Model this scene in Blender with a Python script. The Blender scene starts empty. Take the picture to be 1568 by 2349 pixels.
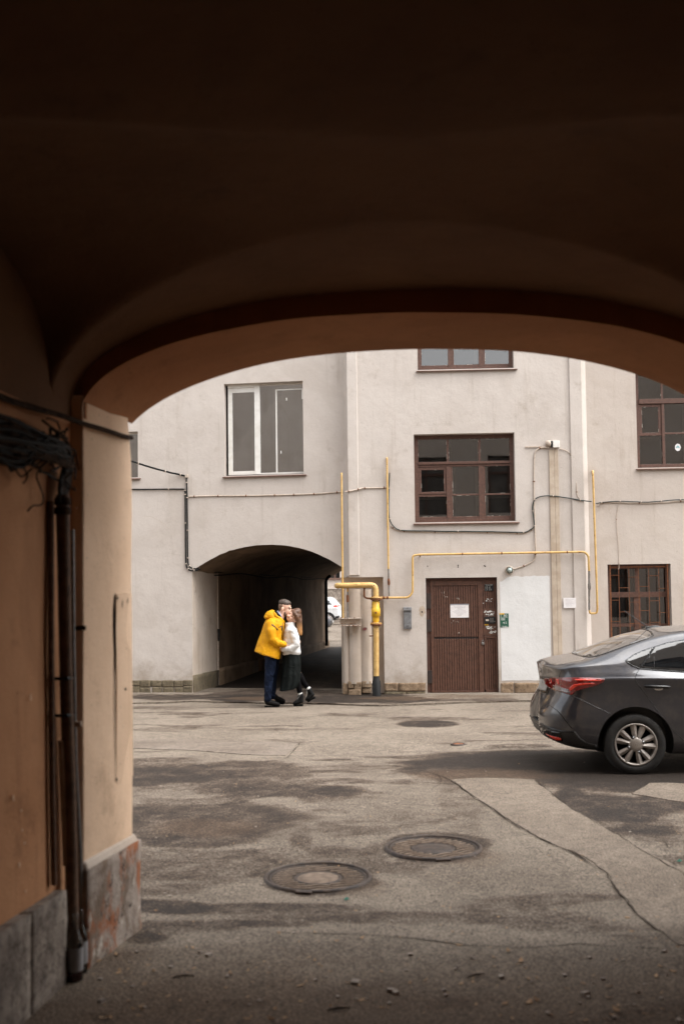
import bpy, bmesh, math, random
import numpy as np
from mathutils import Vector, Matrix, noise
from mathutils.bvhtree import BVHTree
from mathutils.geometry import delaunay_2d_cdt

random.seed(7); np.random.seed(7)
C = bpy.context.scene.collection
SC = bpy.context.scene

# ------------------------------------------------------------------ camera
FPX, CX, CY = 2287.0, 784.0, 1288.1          # 35 mm lens, tracing frame 1568 x 2349
EYE = Vector((0, 0, 1.7))
_p, _r = math.radians(2.5), math.radians(0.7)
_fwd = Vector((0, math.cos(_p), math.sin(_p))); _rt = Vector((1, 0, 0)); _up = _rt.cross(_fwd)
RT = _rt * math.cos(_r) - _up * math.sin(_r); UP = _up * math.cos(_r) + _rt * math.sin(_r); FW = _fwd
cam = bpy.data.cameras.new('camera'); camo = bpy.data.objects.new('camera', cam); C.objects.link(camo)
camo.matrix_world = Matrix(((RT.x, UP.x, -FW.x, EYE.x), (RT.y, UP.y, -FW.y, EYE.y), (RT.z, UP.z, -FW.z, EYE.z), (0, 0, 0, 1)))
cam.sensor_fit = 'HORIZONTAL'; cam.sensor_width = 24.0; cam.lens = 35.0
cam.shift_y = (CY - 1174.5) / 1568.0
cam.clip_end = 2000; cam.clip_start = 0.05
cam.dof.use_dof = True; cam.dof.focus_distance = 17.0; cam.dof.aperture_fstop = 1.9
SC.camera = camo

# ------------------------------------------------------------------ world, sun, exposure
SUN_EL, SUN_AZ = 60.0, 108.0                # degrees; azimuth from +Y clockwise: veiled sun high on the right
w = bpy.data.worlds.new('World'); SC.world = w; w.use_nodes = True
nt = w.node_tree; nt.nodes.clear()
sky = nt.nodes.new('ShaderNodeTexSky'); sky.sky_type = 'NISHITA'; sky.sun_disc = False
sky.sun_elevation = math.radians(SUN_EL); sky.sun_rotation = math.radians(SUN_AZ)
sky.air_density = 1.0; sky.dust_density = 4.0; sky.ozone_density = 1.0
hs = nt.nodes.new('ShaderNodeHueSaturation'); hs.inputs['Saturation'].default_value = 0.12   # an overcast sky is grey
bg = nt.nodes.new('ShaderNodeBackground'); bg.inputs['Strength'].default_value = 0.15
wo = nt.nodes.new('ShaderNodeOutputWorld')
nt.links.new(sky.outputs[0], hs.inputs['Color']); nt.links.new(hs.outputs[0], bg.inputs[0]); nt.links.new(bg.outputs[0], wo.inputs[0])
sl = bpy.data.lights.new('sun', 'SUN'); sl.energy = .7; sl.angle = math.radians(60); sl.color = (1, .955, .9)
so = bpy.data.objects.new('sun', sl); C.objects.link(so)
_e, _a = math.radians(SUN_EL), math.radians(SUN_AZ)
sdir = Vector((math.sin(_a) * math.cos(_e), math.cos(_a) * math.cos(_e), math.sin(_e)))
so.rotation_euler = sdir.to_track_quat('Z', 'Y').to_euler()
vs = SC.view_settings; vs.view_transform = 'Standard'; vs.look = 'None'; vs.gamma = 1.0; vs.exposure = 1.74; vs.use_curve_mapping = False
SC.cycles.use_denoising = True
SC.cycles.max_bounces = 8; SC.cycles.diffuse_bounces = 5; SC.cycles.glossy_bounces = 4; SC.cycles.transparent_max_bounces = 12
SC.cycles.sample_clamp_indirect = 8.0

# ------------------------------------------------------------------ geometry from the lens: rays to real planes
def ray(x, y): return RT * ((x - CX) / FPX) + UP * ((CY - y) / FPX) + FW
def PY(x, y, Y):
    d = ray(x, y); return EYE + d * (Y / d.y)
def G(x, y, z=0.0):
    d = ray(x, y); return EYE + d * ((z - EYE.z) / d.z)
def proj_np(P):
    d = P - np.array(EYE); wz = d @ np.array(FW)
    return CX + FPX * (d @ np.array(RT)) / wz, CY - FPX * (d @ np.array(UP)) / wz

class Wall:
    """a vertical plane: u runs along it to the right, z up, off towards the camera"""
    def __init__(s, ox, oy, yaw):
        s.o = Vector((ox, oy, 0)); a = math.radians(yaw)
        s.d = Vector((math.cos(a), -math.sin(a), 0)); s.n = Vector((-math.sin(a), -math.cos(a), 0))
    def at(s, u, z, off=0.0): return s.o + s.d * u + Vector((0, 0, z)) + s.n * off
    def px(s, x, y, off=0.0):
        d = ray(x, y); o = s.o + s.n * off
        t = (o - EYE).dot(s.n) / d.dot(s.n); p = EYE + d * t
        return ((p - s.o).dot(s.d), p.z)
    def pt(s, x, y, off=0.0):
        u, z = s.px(x, y, off); return s.at(u, z, off)
    def rect(s, x0, y0, x1, y1, off=0.0):
        a, b, c, d = s.px(x0, y0, off), s.px(x1, y0, off), s.px(x0, y1, off), s.px(x1, y1, off)
        return ((a[0] + c[0]) / 2, (b[0] + d[0]) / 2, (c[1] + d[1]) / 2, (a[1] + b[1]) / 2)   # u0,u1,z0,z1
WL = Wall(-2.95, 19.50, 7.5)      # wing with the vehicle tunnel
WC = Wall(2.20, 18.72, 2.5)       # middle block with the door
WR = Wall(4.60, 18.73, 2.5)       # right wing

# ------------------------------------------------------------------ mesh builder
class MB:
    def __init__(s): s.v = []; s.f = []; s.sm = []
    def add(s, vs, fs, smooth=False):
        b = len(s.v); s.v += [tuple(v) for v in vs]; s.f += [tuple(i + b for i in f) for f in fs]; s.sm += [smooth] * len(fs); return s
    def quad(s, a, b, c, d): return s.add([a, b, c, d], [(0, 1, 2, 3)])
    def hexa(s, p, smooth=False):   # p: 4 bottom, 4 top, counter-clockwise
        return s.add(p, [(3, 2, 1, 0), (4, 5, 6, 7), (0, 1, 5, 4), (1, 2, 6, 5), (2, 3, 7, 6), (3, 0, 4, 7)], smooth)
    def box(s, c, d, rot=None):
        c = Vector(c); h = Vector(d) / 2; R = rot or Matrix.Identity(3)
        p = [c + R @ Vector((sx * h.x, sy * h.y, sz * h.z)) for sz in (-1, 1) for sx, sy in ((-1, -1), (1, -1), (1, 1), (-1, 1))]
        return s.hexa(p)
    def wbox(s, W, u0, u1, z0, z1, o0, o1):     # box on a wall, from offset o0 to o1
        p = [W.at(u, z, o) for z in (z0, z1) for u, o in ((u0, o1), (u1, o1), (u1, o0), (u0, o0))]
        return s.hexa(p)
    def tube(s, pts, r, n=8, cap=True, smooth=True):
        pts = [Vector(p) for p in pts]; m = len(pts); rr = r if hasattr(r, '__len__') else [r] * m
        t0 = (pts[1] - pts[0]).normalized()
        ref = Vector((0, 0, 1)) if abs(t0.z) < .9 else Vector((1, 0, 0))
        nx = t0.cross(ref).normalized(); rings = []; V = []
        for i, p in enumerate(pts):
            t = (pts[min(i + 1, m - 1)] - pts[max(i - 1, 0)])
            t = t.normalized() if t.length > 1e-9 else t0
            nx = (nx - t * nx.dot(t)); nx = nx.normalized() if nx.length > 1e-6 else t.orthogonal().normalized()
            ny = t.cross(nx)
            V += [p + (nx * math.cos(k * 2 * math.pi / n) + ny * math.sin(k * 2 * math.pi / n)) * rr[i] for k in range(n)]
        F = [(i * n + k, i * n + (k + 1) % n, (i + 1) * n + (k + 1) % n, (i + 1) * n + k) for i in range(m - 1) for k in range(n)]
        s.add(V, F, smooth)
        if cap: s.add(V[:n], [tuple(range(n))[::-1]]); s.add(V[-n:], [tuple(range(n))])
        return s
    def lathe(s, prof, c=(0, 0, 0), axis='Z', n=24, smooth=True, R=None):   # prof [(r, h)]
        V = []
        for r, h in prof:
            for k in range(n):
                a = 2 * math.pi * k / n; q = Vector((r * math.cos(a), r * math.sin(a), h))
                if R is not None: q = R @ q
                V.append(Vector(c) + q)
        F = [(i * n + k, i * n + (k + 1) % n, (i + 1) * n + (k + 1) % n, (i + 1) * n + k) for i in range(len(prof) - 1) for k in range(n)]
        return s.add(V, F, smooth)
    def prism(s, poly, t):       # 3-D polygon extruded by vector t
        n = len(poly); t = Vector(t); P = [Vector(p) for p in poly]
        return s.add(P + [p + t for p in P], [tuple(range(n))[::-1], tuple(range(n, 2 * n))] + [(i, (i + 1) % n, n + (i + 1) % n, n + i) for i in range(n)])
    def grid(s, rows, smooth=True, wrap=False):
        n = len(rows[0]); V = [p for r in rows for p in r]; m = n if wrap else n - 1
        return s.add(V, [(i * n + k, i * n + (k + 1) % n, (i + 1) * n + (k + 1) % n, (i + 1) * n + k) for i in range(len(rows) - 1) for k in range(m)], smooth)
    def build(s, name, mt, parent=None, bevel=0, fix=True):
        me = bpy.data.meshes.new(name); me.from_pydata(s.v, [], s.f)
        me.polygons.foreach_set('use_smooth', s.sm)
        if fix:
            bm = bmesh.new(); bm.from_mesh(me); bmesh.ops.recalc_face_normals(bm, faces=bm.faces); bm.to_mesh(me); bm.free()
        me.materials.append(MT[mt] if isinstance(mt, str) else mt)
        o = bpy.data.objects.new(name, me); C.objects.link(o)
        if parent: o.parent = parent
        if bevel:
            b = o.modifiers.new('bevel', 'BEVEL'); b.width = bevel; b.segments = 2; b.limit_method = 'ANGLE'; b.harden_normals = False
        return o
def tag(o, label, cat, group=None):
    o['label'] = label; o['category'] = cat
    if group: o['group'] = group
    return o
def thing(name, label, cat, group=None):
    o = bpy.data.objects.new(name, None); C.objects.link(o); o.empty_display_size = .1
    return tag(o, label, cat, group)
def part_empty(name, parent):
    o = bpy.data.objects.new(name, None); C.objects.link(o); o.parent = parent; o.empty_display_size = .1; return o
def struct(o, kind='structure'): o['kind'] = kind; return o
def rot_to(v): return Vector(v).to_track_quat('Z', 'Y').to_matrix()
def fillet(pts, r, n=5):
    pts = [Vector(p) for p in pts]; out = [pts[0]]
    for i in range(1, len(pts) - 1):
        a, b, c = pts[i - 1], pts[i], pts[i + 1]; d1 = (a - b); d2 = (c - b)
        q = min(r, d1.length * .48, d2.length * .48); p1 = b + d1.normalized() * q; p2 = b + d2.normalized() * q
        for k in range(n + 1):
            t = k / n; out.append(p1 * (1 - t) ** 2 + b * 2 * t * (1 - t) + p2 * t ** 2)
    return out + [pts[-1]]
def spline(pts, n=6):
    P = [Vector(p) for p in pts]; P = [P[0] * 2 - P[1]] + P + [P[-1] * 2 - P[-2]]; out = []
    for i in range(1, len(P) - 2):
        a, b, c, d = P[i - 1:i + 3]
        for k in range(n):
            t = k / n; out.append(.5 * ((2 * b) + (c - a) * t + (2 * a - 5 * b + 4 * c - d) * t * t + (3 * b - a - 3 * c + d) * t ** 3))
    return out + [P[-2]]

# ------------------------------------------------------------------ materials
MT = {}
def nodes(name):
    m = bpy.data.materials.new(name); m.use_nodes = True; MT[name] = m
    t = m.node_tree; b = t.nodes['Principled BSDF']; return m, t, b
def N(t, kind, **kw):
    n = t.nodes.new('ShaderNode' + kind)
    for k, v in kw.items():
        if k.startswith('i_'): n.inputs[k[2:].replace('_', ' ')].default_value = v
        else: setattr(n, k, v)
    return n
def noise_n(t, scale, detail=6, rough=.6, vec=None, dist=0.0):
    n = N(t, 'TexNoise'); n.inputs['Scale'].default_value = scale; n.inputs['Detail'].default_value = detail; n.inputs['Roughness'].default_value = rough; n.inputs['Distortion'].default_value = dist
    t.links.new(vec if vec is not None else pos(t), n.inputs['Vector']); return n.outputs['Fac']
def pos(t):
    for n in t.nodes:
        if n.bl_idname == 'ShaderNodeNewGeometry': return n.outputs['Position']
    return t.nodes.new('ShaderNodeNewGeometry').outputs['Position']
def stretch(t, s):
    n = N(t, 'Mapping'); n.inputs['Scale'].default_value = s; t.links.new(pos(t), n.inputs['Vector']); return n.outputs[0]
def rng(t, x, a, b, c=0.0, d=1.0):
    n = N(t, 'MapRange'); n.interpolation_type = 'SMOOTHSTEP'
    for i, v in zip(('From Min', 'From Max', 'To Min', 'To Max'), (a, b, c, d)): n.inputs[i].default_value = v
    t.links.new(x, n.inputs['Value']); return n.outputs[0]
def math_n(t, op, a, b=None):
    n = N(t, 'Math', operation=op)
    for i, x in enumerate((a, b)):
        if x is None: continue
        if isinstance(x, (int, float)): n.inputs[i].default_value = x
        else: t.links.new(x, n.inputs[i])
    return n.outputs[0]
def mixc(t, f, a, b, mode='MIX'):
    n = N(t, 'Mix', data_type='RGBA', blend_type=mode)
    for i, x in ((0, f), (6, a), (7, b)):
        if isinstance(x, (int, float)): n.inputs[i].default_value = x
        elif isinstance(x, tuple): n.inputs[i].default_value = (*x, 1) if len(x) == 3 else x
        else: t.links.new(x, n.inputs[i])
    return n.outputs[2]
def bump(t, b, h, strength, dist=.01):
    n = N(t, 'Bump'); n.inputs['Strength'].default_value = strength; n.inputs['Distance'].default_value = dist
    prev = b.inputs['Normal'].links[0].from_socket if b.inputs['Normal'].links else None
    t.links.new(h, n.inputs['Height'])
    if prev: t.links.new(prev, n.inputs['Normal'])
    t.links.new(n.outputs[0], b.inputs['Normal'])
def plain(name, c1, c2=None, rough=.6, scale=8, metal=0.0, bs=0.0, bscale=60, lo=.35, hi=.65, spec=.5, coat=0.0, bdist=.004):
    m, t, b = nodes(name)
    c2 = c2 or tuple(x * .78 for x in c1)
    f = rng(t, noise_n(t, scale), lo, hi); t.links.new(mixc(t, f, c1, c2), b.inputs['Base Color'])
    b.inputs['Roughness'].default_value = rough; b.inputs['Metallic'].default_value = metal; b.inputs['Specular IOR Level'].default_value = spec
    b.inputs['Coat Weight'].default_value = coat
    if bs: bump(t, b, noise_n(t, bscale, 4), bs, bdist)
    return m
def plaster(name, c1, c2, dirt, streak=.35, dirt_amt=.5, grain=.25, bumpS=.35, splash=0.0, blotch=0.0):
    m, t, b = nodes(name)
    col = mixc(t, rng(t, noise_n(t, 1.1, 5), .35, .68), c1, c2)
    sv = noise_n(t, 1.0, 6, .65, stretch(t, (7, 7, .55)))
    col = mixc(t, math_n(t, 'MULTIPLY', rng(t, sv, .54, .78), streak), col, dirt)
    col = mixc(t, math_n(t, 'MULTIPLY', rng(t, noise_n(t, 2.7, 9, .7), .56, .74), dirt_amt), col, dirt)
    if blotch:      # old repairs and damp blooms
        col = mixc(t, math_n(t, 'MULTIPLY', rng(t, noise_n(t, .8, 8, .62, None, .8), .50, .62), blotch), col, tuple(x * .55 + y * .45 for x, y in zip(c1, dirt)))
    if splash:      # mud thrown up on the foot of the wall, ragged
        sx_ = N(t, 'SeparateXYZ'); t.links.new(pos(t), sx_.inputs[0])
        k = math_n(t, 'ADD', rng(t, sx_.outputs[2], .25, 1.15, .62, 0.0), math_n(t, 'MULTIPLY', math_n(t, 'SUBTRACT', noise_n(t, 3.2, 8, .7), .5), 1.1))
        col = mixc(t, math_n(t, 'MULTIPLY', rng(t, k, .30, .85), splash), col, dirt)
    sp = noise_n(t, 42, 3, .5)
    col = mixc(t, math_n(t, 'MULTIPLY', rng(t, sp, .68, .75), .45), col, tuple(x * .45 for x in dirt))
    g = rng(t, noise_n(t, 260, 2), .2, .8, 1 - grain, 1 + grain * .25); col = mixc(t, 1.0, col, g, 'MULTIPLY')
    t.links.new(col, b.inputs['Base Color']); b.inputs['Roughness'].default_value = .92; b.inputs['Specular IOR Level'].default_value = .2
    bump(t, b, noise_n(t, 2.2, 4), .5, .03); bump(t, b, noise_n(t, 95, 5, .6), bumpS, .006)
    return m
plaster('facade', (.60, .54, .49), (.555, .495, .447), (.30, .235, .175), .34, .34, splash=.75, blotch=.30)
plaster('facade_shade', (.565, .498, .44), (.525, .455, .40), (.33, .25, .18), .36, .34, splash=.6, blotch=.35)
plaster('pier_plaster', (.60, .51, .43), (.50, .41, .33), (.20, .15, .11), .5, .5)
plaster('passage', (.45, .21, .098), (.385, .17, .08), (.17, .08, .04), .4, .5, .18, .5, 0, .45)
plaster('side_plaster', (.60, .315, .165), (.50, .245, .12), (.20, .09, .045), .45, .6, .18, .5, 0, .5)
plaster('vault_plaster', (.185, .095, .047), (.145, .072, .036), (.07, .035, .018), .2, .55, .18, .5, 0, .5)  # darker than the side walls: the vault's lack of light put into its colour
plaster('jamb', (.83, .60, .42), (.77, .54, .365), (.30, .18, .11), .4, .4, .15, .4, .5, .25)
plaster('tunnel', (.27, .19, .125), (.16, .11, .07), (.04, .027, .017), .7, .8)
plaster('white_patch', (.71, .70, .685), (.66, .65, .63), (.50, .46, .42), .18, .3)
def stone_mat(name, c1, c2, dark, bs=.8):
    m, t, b = nodes(name)
    col = mixc(t, rng(t, noise_n(t, 6, 8, .7), .35, .65), c1, c2)
    col = mixc(t, math_n(t, 'MULTIPLY', rng(t, noise_n(t, 22, 6, .7), .5, .66), .75), col, dark)
    t.links.new(col, b.inputs['Base Color']); b.inputs['Roughness'].default_value = .9
    bump(t, b, noise_n(t, 30, 8, .7), bs, .02)
stone_mat('limestone', (.29, .205, .13), (.19, .125, .075), (.06, .038, .022))
stone_mat('mossy_stone', (.17, .135, .085), (.11, .085, .052), (.04, .035, .02))
stone_mat('plinth_grey', (.36, .30, .245), (.17, .135, .11), (.06, .043, .032), .8)
# worn pier foot: grey render over rust-red brick
m, t, b = nodes('plinth_worn')
col = mixc(t, rng(t, noise_n(t, 5, 8, .7, stretch(t, (1, 1, .6))), .42, .58), (.33, .27, .225), (.17, .12, .085))
col = mixc(t, rng(t, noise_n(t, 3.1, 8, .72, stretch(t, (1.3, 1.3, .8)), .5), .49, .60), col, (.30, .105, .042))
col = mixc(t, rng(t, noise_n(t, 5.5, 8, .75, stretch(t, (1.2, 1.2, .7))), .56, .64), col, (.52, .46, .39))
col = mixc(t, rng(t, noise_n(t, 9, 8, .75), .56, .64), col, (.05, .035, .025))
t.links.new(col, b.inputs['Base Color']); b.inputs['Roughness'].default_value = .9; bump(t, b, noise_n(t, 14, 9, .7), .9, .02)
plain('dark_void', (.012, .010, .009), rough=1, spec=0)
plain('room', (.05, .042, .036), (.03, .025, .022), rough=1, spec=.1, scale=1.5)
plain('brown_wood', (.112, .052, .034), (.070, .031, .020), rough=.55, scale=30, bs=.3, bscale=90)
plain('brown_wood_dark', (.07, .027, .016), (.05, .019, .012), rough=.6, scale=20, bs=.3)
plain('door_wood', (.105, .046, .028), (.066, .028, .017), rough=.5, scale=14, bs=.35, bscale=80, lo=.4, hi=.7)
plain('door_dark', (.030, .017, .012), (.018, .011, .009), rough=.7, scale=15)
plain('white_frame', (.74, .72, .68), (.66, .63, .58), rough=.4, scale=6)
plain('cream_frame', (.50, .45, .37), (.40, .35, .28), rough=.6)
plain('flaked_putty', (.62, .58, .5), rough=.9)
plain('sill_metal', (.17, .095, .07), (.11, .06, .045), rough=.5, scale=25)
plain('yellow_paint', (.57, .33, .095), (.47, .25, .06), rough=.45, scale=18, bs=.12)
plain('bright_yellow', (.70, .42, .02), (.6, .33, .02), rough=.4, scale=16, bs=.15)
plain('rust', (.20, .07, .022), (.10, .035, .015), rough=.85, scale=40, bs=.5)
m, t, b = nodes('yellow_rusty')
f = rng(t, noise_n(t, 30, 8, .75), .58, .64)
col = mixc(t, rng(t, noise_n(t, 9, 5), .35, .7), (.60, .39, .145), (.50, .295, .085)); t.links.new(mixc(t, f, col, (.10, .04, .015)), b.inputs['Base Color'])
b.inputs['Roughness'].default_value = .5; bump(t, b, noise_n(t, 60, 5), .2, .004)
plain('grey_paint', (.20, .19, .175), (.13, .105, .085), rough=.6, scale=30, bs=.2)
plain('black_tape', (.007, .0075, .008), (.013, .013, .013), spec=.3, rough=.65, scale=30, bs=.6, bscale=45)
plain('black_cable', (.008, .009, .009), rough=.75, spec=.25)
plain('green_black_cable', (.012, .022, .020), rough=.45)
plain('conduit', (.52, .44, .37), (.42, .34, .27), rough=.7, scale=25)
plain('duct', (.47, .385, .30), (.38, .30, .225), rough=.75, scale=6)
plain('dusty_pipe', (.15, .085, .050), (.08, .045, .028), rough=.75, scale=20, bs=.3, spec=.3)
plain('dusty_cable', (.060, .036, .023), (.020, .012, .008), rough=.95, scale=30, bs=.4, spec=.1)
plain('pale_pipe', (.36, .25, .175), (.28, .19, .13), rough=.7, scale=20)
plain('galvanised', (.23, .23, .225), (.16, .16, .16), rough=.45, metal=.6, scale=40)
plain('grey_plastic', (.16, .16, .165), (.13, .13, .13), rough=.45)
plain('grey_plastic_light', (.24, .24, .245), rough=.45)
plain('black_plastic', (.012, .012, .013), rough=.4)
plain('paper', (.74, .71, .70), (.68, .64, .63), rough=.85, scale=12)
plain('ink', (.05, .05, .055), rough=.9)
plain('grey_ink', (.30, .29, .30), rough=.9)
plain('white_ink', (.72, .72, .68), rough=.8)
plain('green_sign', (.012, .085, .05), (.01, .065, .04), rough=.5)
plain('yellow_sticker', (.72, .42, .03), rough=.6)
plain('steel', (.35, .34, .33), (.25, .24, .23), rough=.35, metal=.9, scale=30)
plain('cast_iron', (.062, .041, .029), (.030, .020, .015), rough=.6, scale=16, metal=.15, bs=.5, bscale=80, lo=.4, hi=.6)
plain('dusty_iron', (.20, .145, .105), (.12, .085, .06), rough=.85, scale=20, bs=.3)
plain('red_spray', (.23, .06, .065), rough=.9)
def glass(name, tint, refl=1.0, rough=.02, ior=1.5):
    m = bpy.data.materials.new(name); m.use_nodes = True; MT[name] = m; t = m.node_tree; t.nodes.clear()
    tr = N(t, 'BsdfTransparent'); tr.inputs[0].default_value = (*tint, 1)
    gl = N(t, 'BsdfGlossy'); gl.inputs['Roughness'].default_value = rough; gl.inputs[0].default_value = (refl, refl, refl, 1)
    fr = N(t, 'Fresnel'); fr.inputs[0].default_value = ior; mx = N(t, 'MixShader'); o = N(t, 'OutputMaterial')
    bp = N(t, 'Bump'); bp.inputs['Strength'].default_value = .04; bp.inputs['Distance'].default_value = .02
    t.links.new(noise_n(t, 1.6, 2), bp.inputs['Height']); t.links.new(bp.outputs[0], gl.inputs['Normal'])
    t.links.new(fr.outputs[0], mx.inputs[0]); t.links.new(tr.outputs[0], mx.inputs[1]); t.links.new(gl.outputs[0], mx.inputs[2]); t.links.new(mx.outputs[0], o.inputs[0])
glass('pane_glass', (.55, .53, .5), ior=2.0); glass('double_glass', (.42, .43, .42), ior=3.6); glass('bottle_glass', (.78, .80, .80)); glass('car_glass', (.10, .10, .10), ior=1.55)
plain('near_pane', (.13, .12, .11), (.08, .075, .07), rough=.15, scale=2)
plain('bare_plaster', (.30, .15, .075), (.16, .075, .035), rough=.95, scale=12, bs=.8, bscale=30, lo=.4, hi=.6)
# ------------------------------------------------------------------ noise for vertex masks
_tab = np.random.rand(256, 256)
def vnoise(x, y):
    xi = np.floor(x).astype(int); yi = np.floor(y).astype(int); fx = x - xi; fy = y - yi
    fx = fx * fx * (3 - 2 * fx); fy = fy * fy * (3 - 2 * fy)
    g = lambda a, b: _tab[a % 256, b % 256]
    return (g(xi, yi) * (1 - fx) + g(xi + 1, yi) * fx) * (1 - fy) + (g(xi, yi + 1) * (1 - fx) + g(xi + 1, yi + 1) * fx) * fy
def fbm(x, y, o=5):
    s = 0; a = .5
    for i in range(o): s = s + a * vnoise(x * 2 ** i + 17.3 * i, y * 2 ** i - 9.1 * i); a *= .5
    return s / (1 - .5 ** o)
def sstep(a, b, x):
    t = np.clip((x - a) / (b - a), 0, 1); return t * t * (3 - 2 * t)

# ------------------------------------------------------------------ ground
def gz(x, y):
    x = np.asarray(x, float); y = np.asarray(y, float)
    h = .0185 * np.clip(y - 19.2, 0, 30)
    near = sstep(0, 1, (y + 2) / 4) * (1 - sstep(20, 26, y))
    return h + near * ((fbm(x * .5 + 40, y * .5 + 40, 3) - .5) * .05 + (fbm(x * 1.9, y * 1.9, 3) - .5) * .014)
def gp(x, y, dz=0.0):
    """tracing-frame point -> point on the uneven ground"""
    p = G(x, y)
    for _ in range(4): p = G(x, y, float(gz(p.x, p.y)))
    return Vector((p.x, p.y, float(gz(p.x, p.y)) + dz))
xs = np.unique(np.concatenate([np.array([-150, -90, -50, -30, -20, -14, -10, -8, -6.5, -5.5]), np.arange(-4.9, 5.6, .035), np.array([6.2, 7, 8, 10, 14, 20, 30, 50, 90, 150])]))
ys = [3.2]
while ys[-1] < 19.6: ys.append(ys[-1] + .017 + (ys[-1] - 3.2) * .0032)
ys = np.concatenate([np.array([-14, -8, -4, -2, -1, 0, 1, 1.8, 2.4, 2.8, 3.0]), np.array(ys), np.arange(20.1, 60, .8), np.array([64, 70, 80, 100, 140, 220, 400])])
GX, GY = np.meshgrid(xs, ys); GZ = gz(GX, GY)
P3 = np.stack([GX.ravel(), GY.ravel(), GZ.ravel()], 1)
nx_, ny_ = len(xs), len(ys)
idx = np.arange(nx_ * ny_).reshape(ny_, nx_)
F4 = np.stack([idx[:-1, :-1], idx[:-1, 1:], idx[1:, 1:], idx[1:, :-1]], -1).reshape(-1, 4)
me = bpy.data.meshes.new('courtyard_ground'); me.from_pydata(P3.tolist(), [], F4.tolist())
me.polygons.foreach_set('use_smooth', [True] * len(F4))
X_, Y_ = P3[:, 0], P3[:, 1]
ok = Y_ > 3.0
px_, py_ = proj_np(np.where(ok[:, None], P3, np.array([0, 5, 0])))
n1 = fbm(X_ * 1.3, Y_ * 1.3, 6); n2 = fbm(X_ * 4.1 + 5, Y_ * 4.1 + 5, 5); n3 = fbm(X_ * .9 + 31, Y_ * 2.6 + 11, 6)
dark = np.zeros(len(P3)); brown = np.zeros(len(P3)); coarse = np.zeros(len(P3))
def blot(cx, cy, rx, ry, s=1.0, edge=.35, nz=.9, slope=0.0, tgt='d'):
    dx = (px_ - cx) / rx; dy = (py_ - cy - slope * (px_ - cx)) / ry
    r = np.sqrt(dx * dx + dy * dy) + (n3 - .5) * nz + (n2 - .5) * nz * .45
    v = s * (1 - sstep(1 - edge, 1 + edge, r)) * ok
    if tgt == 'd': np.maximum(dark, v, out=dark)
    elif tgt == 'b': np.maximum(brown, v, out=brown)
    elif tgt == 'c': np.maximum(coarse, v, out=coarse)
    else: np.minimum(dark, 1 - v, out=dark)
# old damp stains, left of centre
blot(330, 1778, 220, 30, .75, nz=1.2); blot(560, 1772, 190, 24, .55, nz=1.4); blot(610, 1812, 215, 26, .62, nz=1.6, slope=.06); blot(760, 1817, 80, 14, .75, nz=1.2)
blot(350, 1880, 150, 40, .55, nz=1.3); blot(540, 1880, 170, 45, .6, nz=1.3); blot(430, 1925, 150, 22, .55, nz=1.2); blot(690, 1920, 30, 40, .35, nz=1.0); blot(480, 1900, 110, 18, .5, tgt='b')
# the dark damp area by the car
blot(1190, 1748, 260, 26, .95, edge=.25, nz=.7); blot(1420, 1775, 260, 40, 1.0, edge=.3, nz=.6); blot(1010, 1765, 120, 14, .75, nz=.9); blot(1120, 1778, 170, 17, .6, tgt='b'); blot(1110, 1785, 140, 22, .55, nz=.8)
blot(982, 1660, 66, 8, .85, edge=.2, nz=.5); blot(1230, 1735, 40, 6, .4)
blot(1420, 1870, 120, 42, .75, nz=1.2, slope=.25); blot(1330, 1850, 60, 45, .75, nz=.8, slope=.7); blot(1540, 1830, 70, 30, .7, nz=1); blot(1460, 1900, 90, 14, .7, nz=1); blot(1500, 1790, 120, 14, .8, nz=1.0)
# wet foot of the walls
blot(560, 1602, 75, 5, .9, edge=.25, nz=.8); blot(700, 1604, 120, 6, .75, nz=1.2); blot(400, 1603, 120, 5, .7, nz=.9); blot(860, 1604, 110, 8, .85, nz=.9); blot(1000, 1607, 110, 4, .5, nz=1.0); blot(610, 1604, 60, 4, .8, tgt='b')
blot(390, 1625, 60, 5, .3); blot(350, 1598, 60, 7, .6)
# rims of the covers and the coarse joint across the yard
for cx, cy, rx, ry in ((729, 2014, 136, 40), (992, 1947, 124, 36)):
    blot(cx, cy, rx, ry, .62, edge=.16, nz=.45); blot(cx + 95, cy + 22, 60, 22, .32, tgt='b')
blot(380, 2082, 110, 16, .75, nz=.9, slope=.05, tgt='d'); blot(620, 2086, 210, 12, .5, nz=1.1); blot(900, 2105, 330, 13, .42, nz=1.0); blot(1250, 2112, 200, 13, .45, nz=.9); blot(1150, 2088, 110, 8, .4, nz=1)
blot(380, 2090, 140, 24, 1, tgt='c'); blot(900, 2105, 640, 22, 1, tgt='c', nz=.5); blot(500, 2120, 200, 10, .5, nz=1.2)
blot(940, 1880, 160, 22, .22, nz=1.4); blot(1060, 1850, 60, 60, .25, nz=1.2); blot(860, 2190, 700, 26, .15, nz=1.6)
blot(750, 2345, 1000, 120, .85, edge=.6, nz=.6, tgt='b'); blot(230, 2230, 120, 60, .6, edge=.5, tgt='b'); blot(330, 2150, 60, 14, .7, nz=.7)  # wide brown blot: shade of the passage painted over the near ground
# pale dry islands inside the stains
blot(420, 1718, 110, 12, .8, nz=1.0, tgt='l'); blot(600, 1735, 60, 7, .7, tgt='l'); blot(640, 1838, 70, 11, .85, nz=1, tgt='l'); blot(470, 1838, 60, 8, .7, tgt='l'); blot(350, 1842, 40, 12, .6, tgt='l'); blot(1120, 1808, 60, 9, .6, tgt='l')
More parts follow.
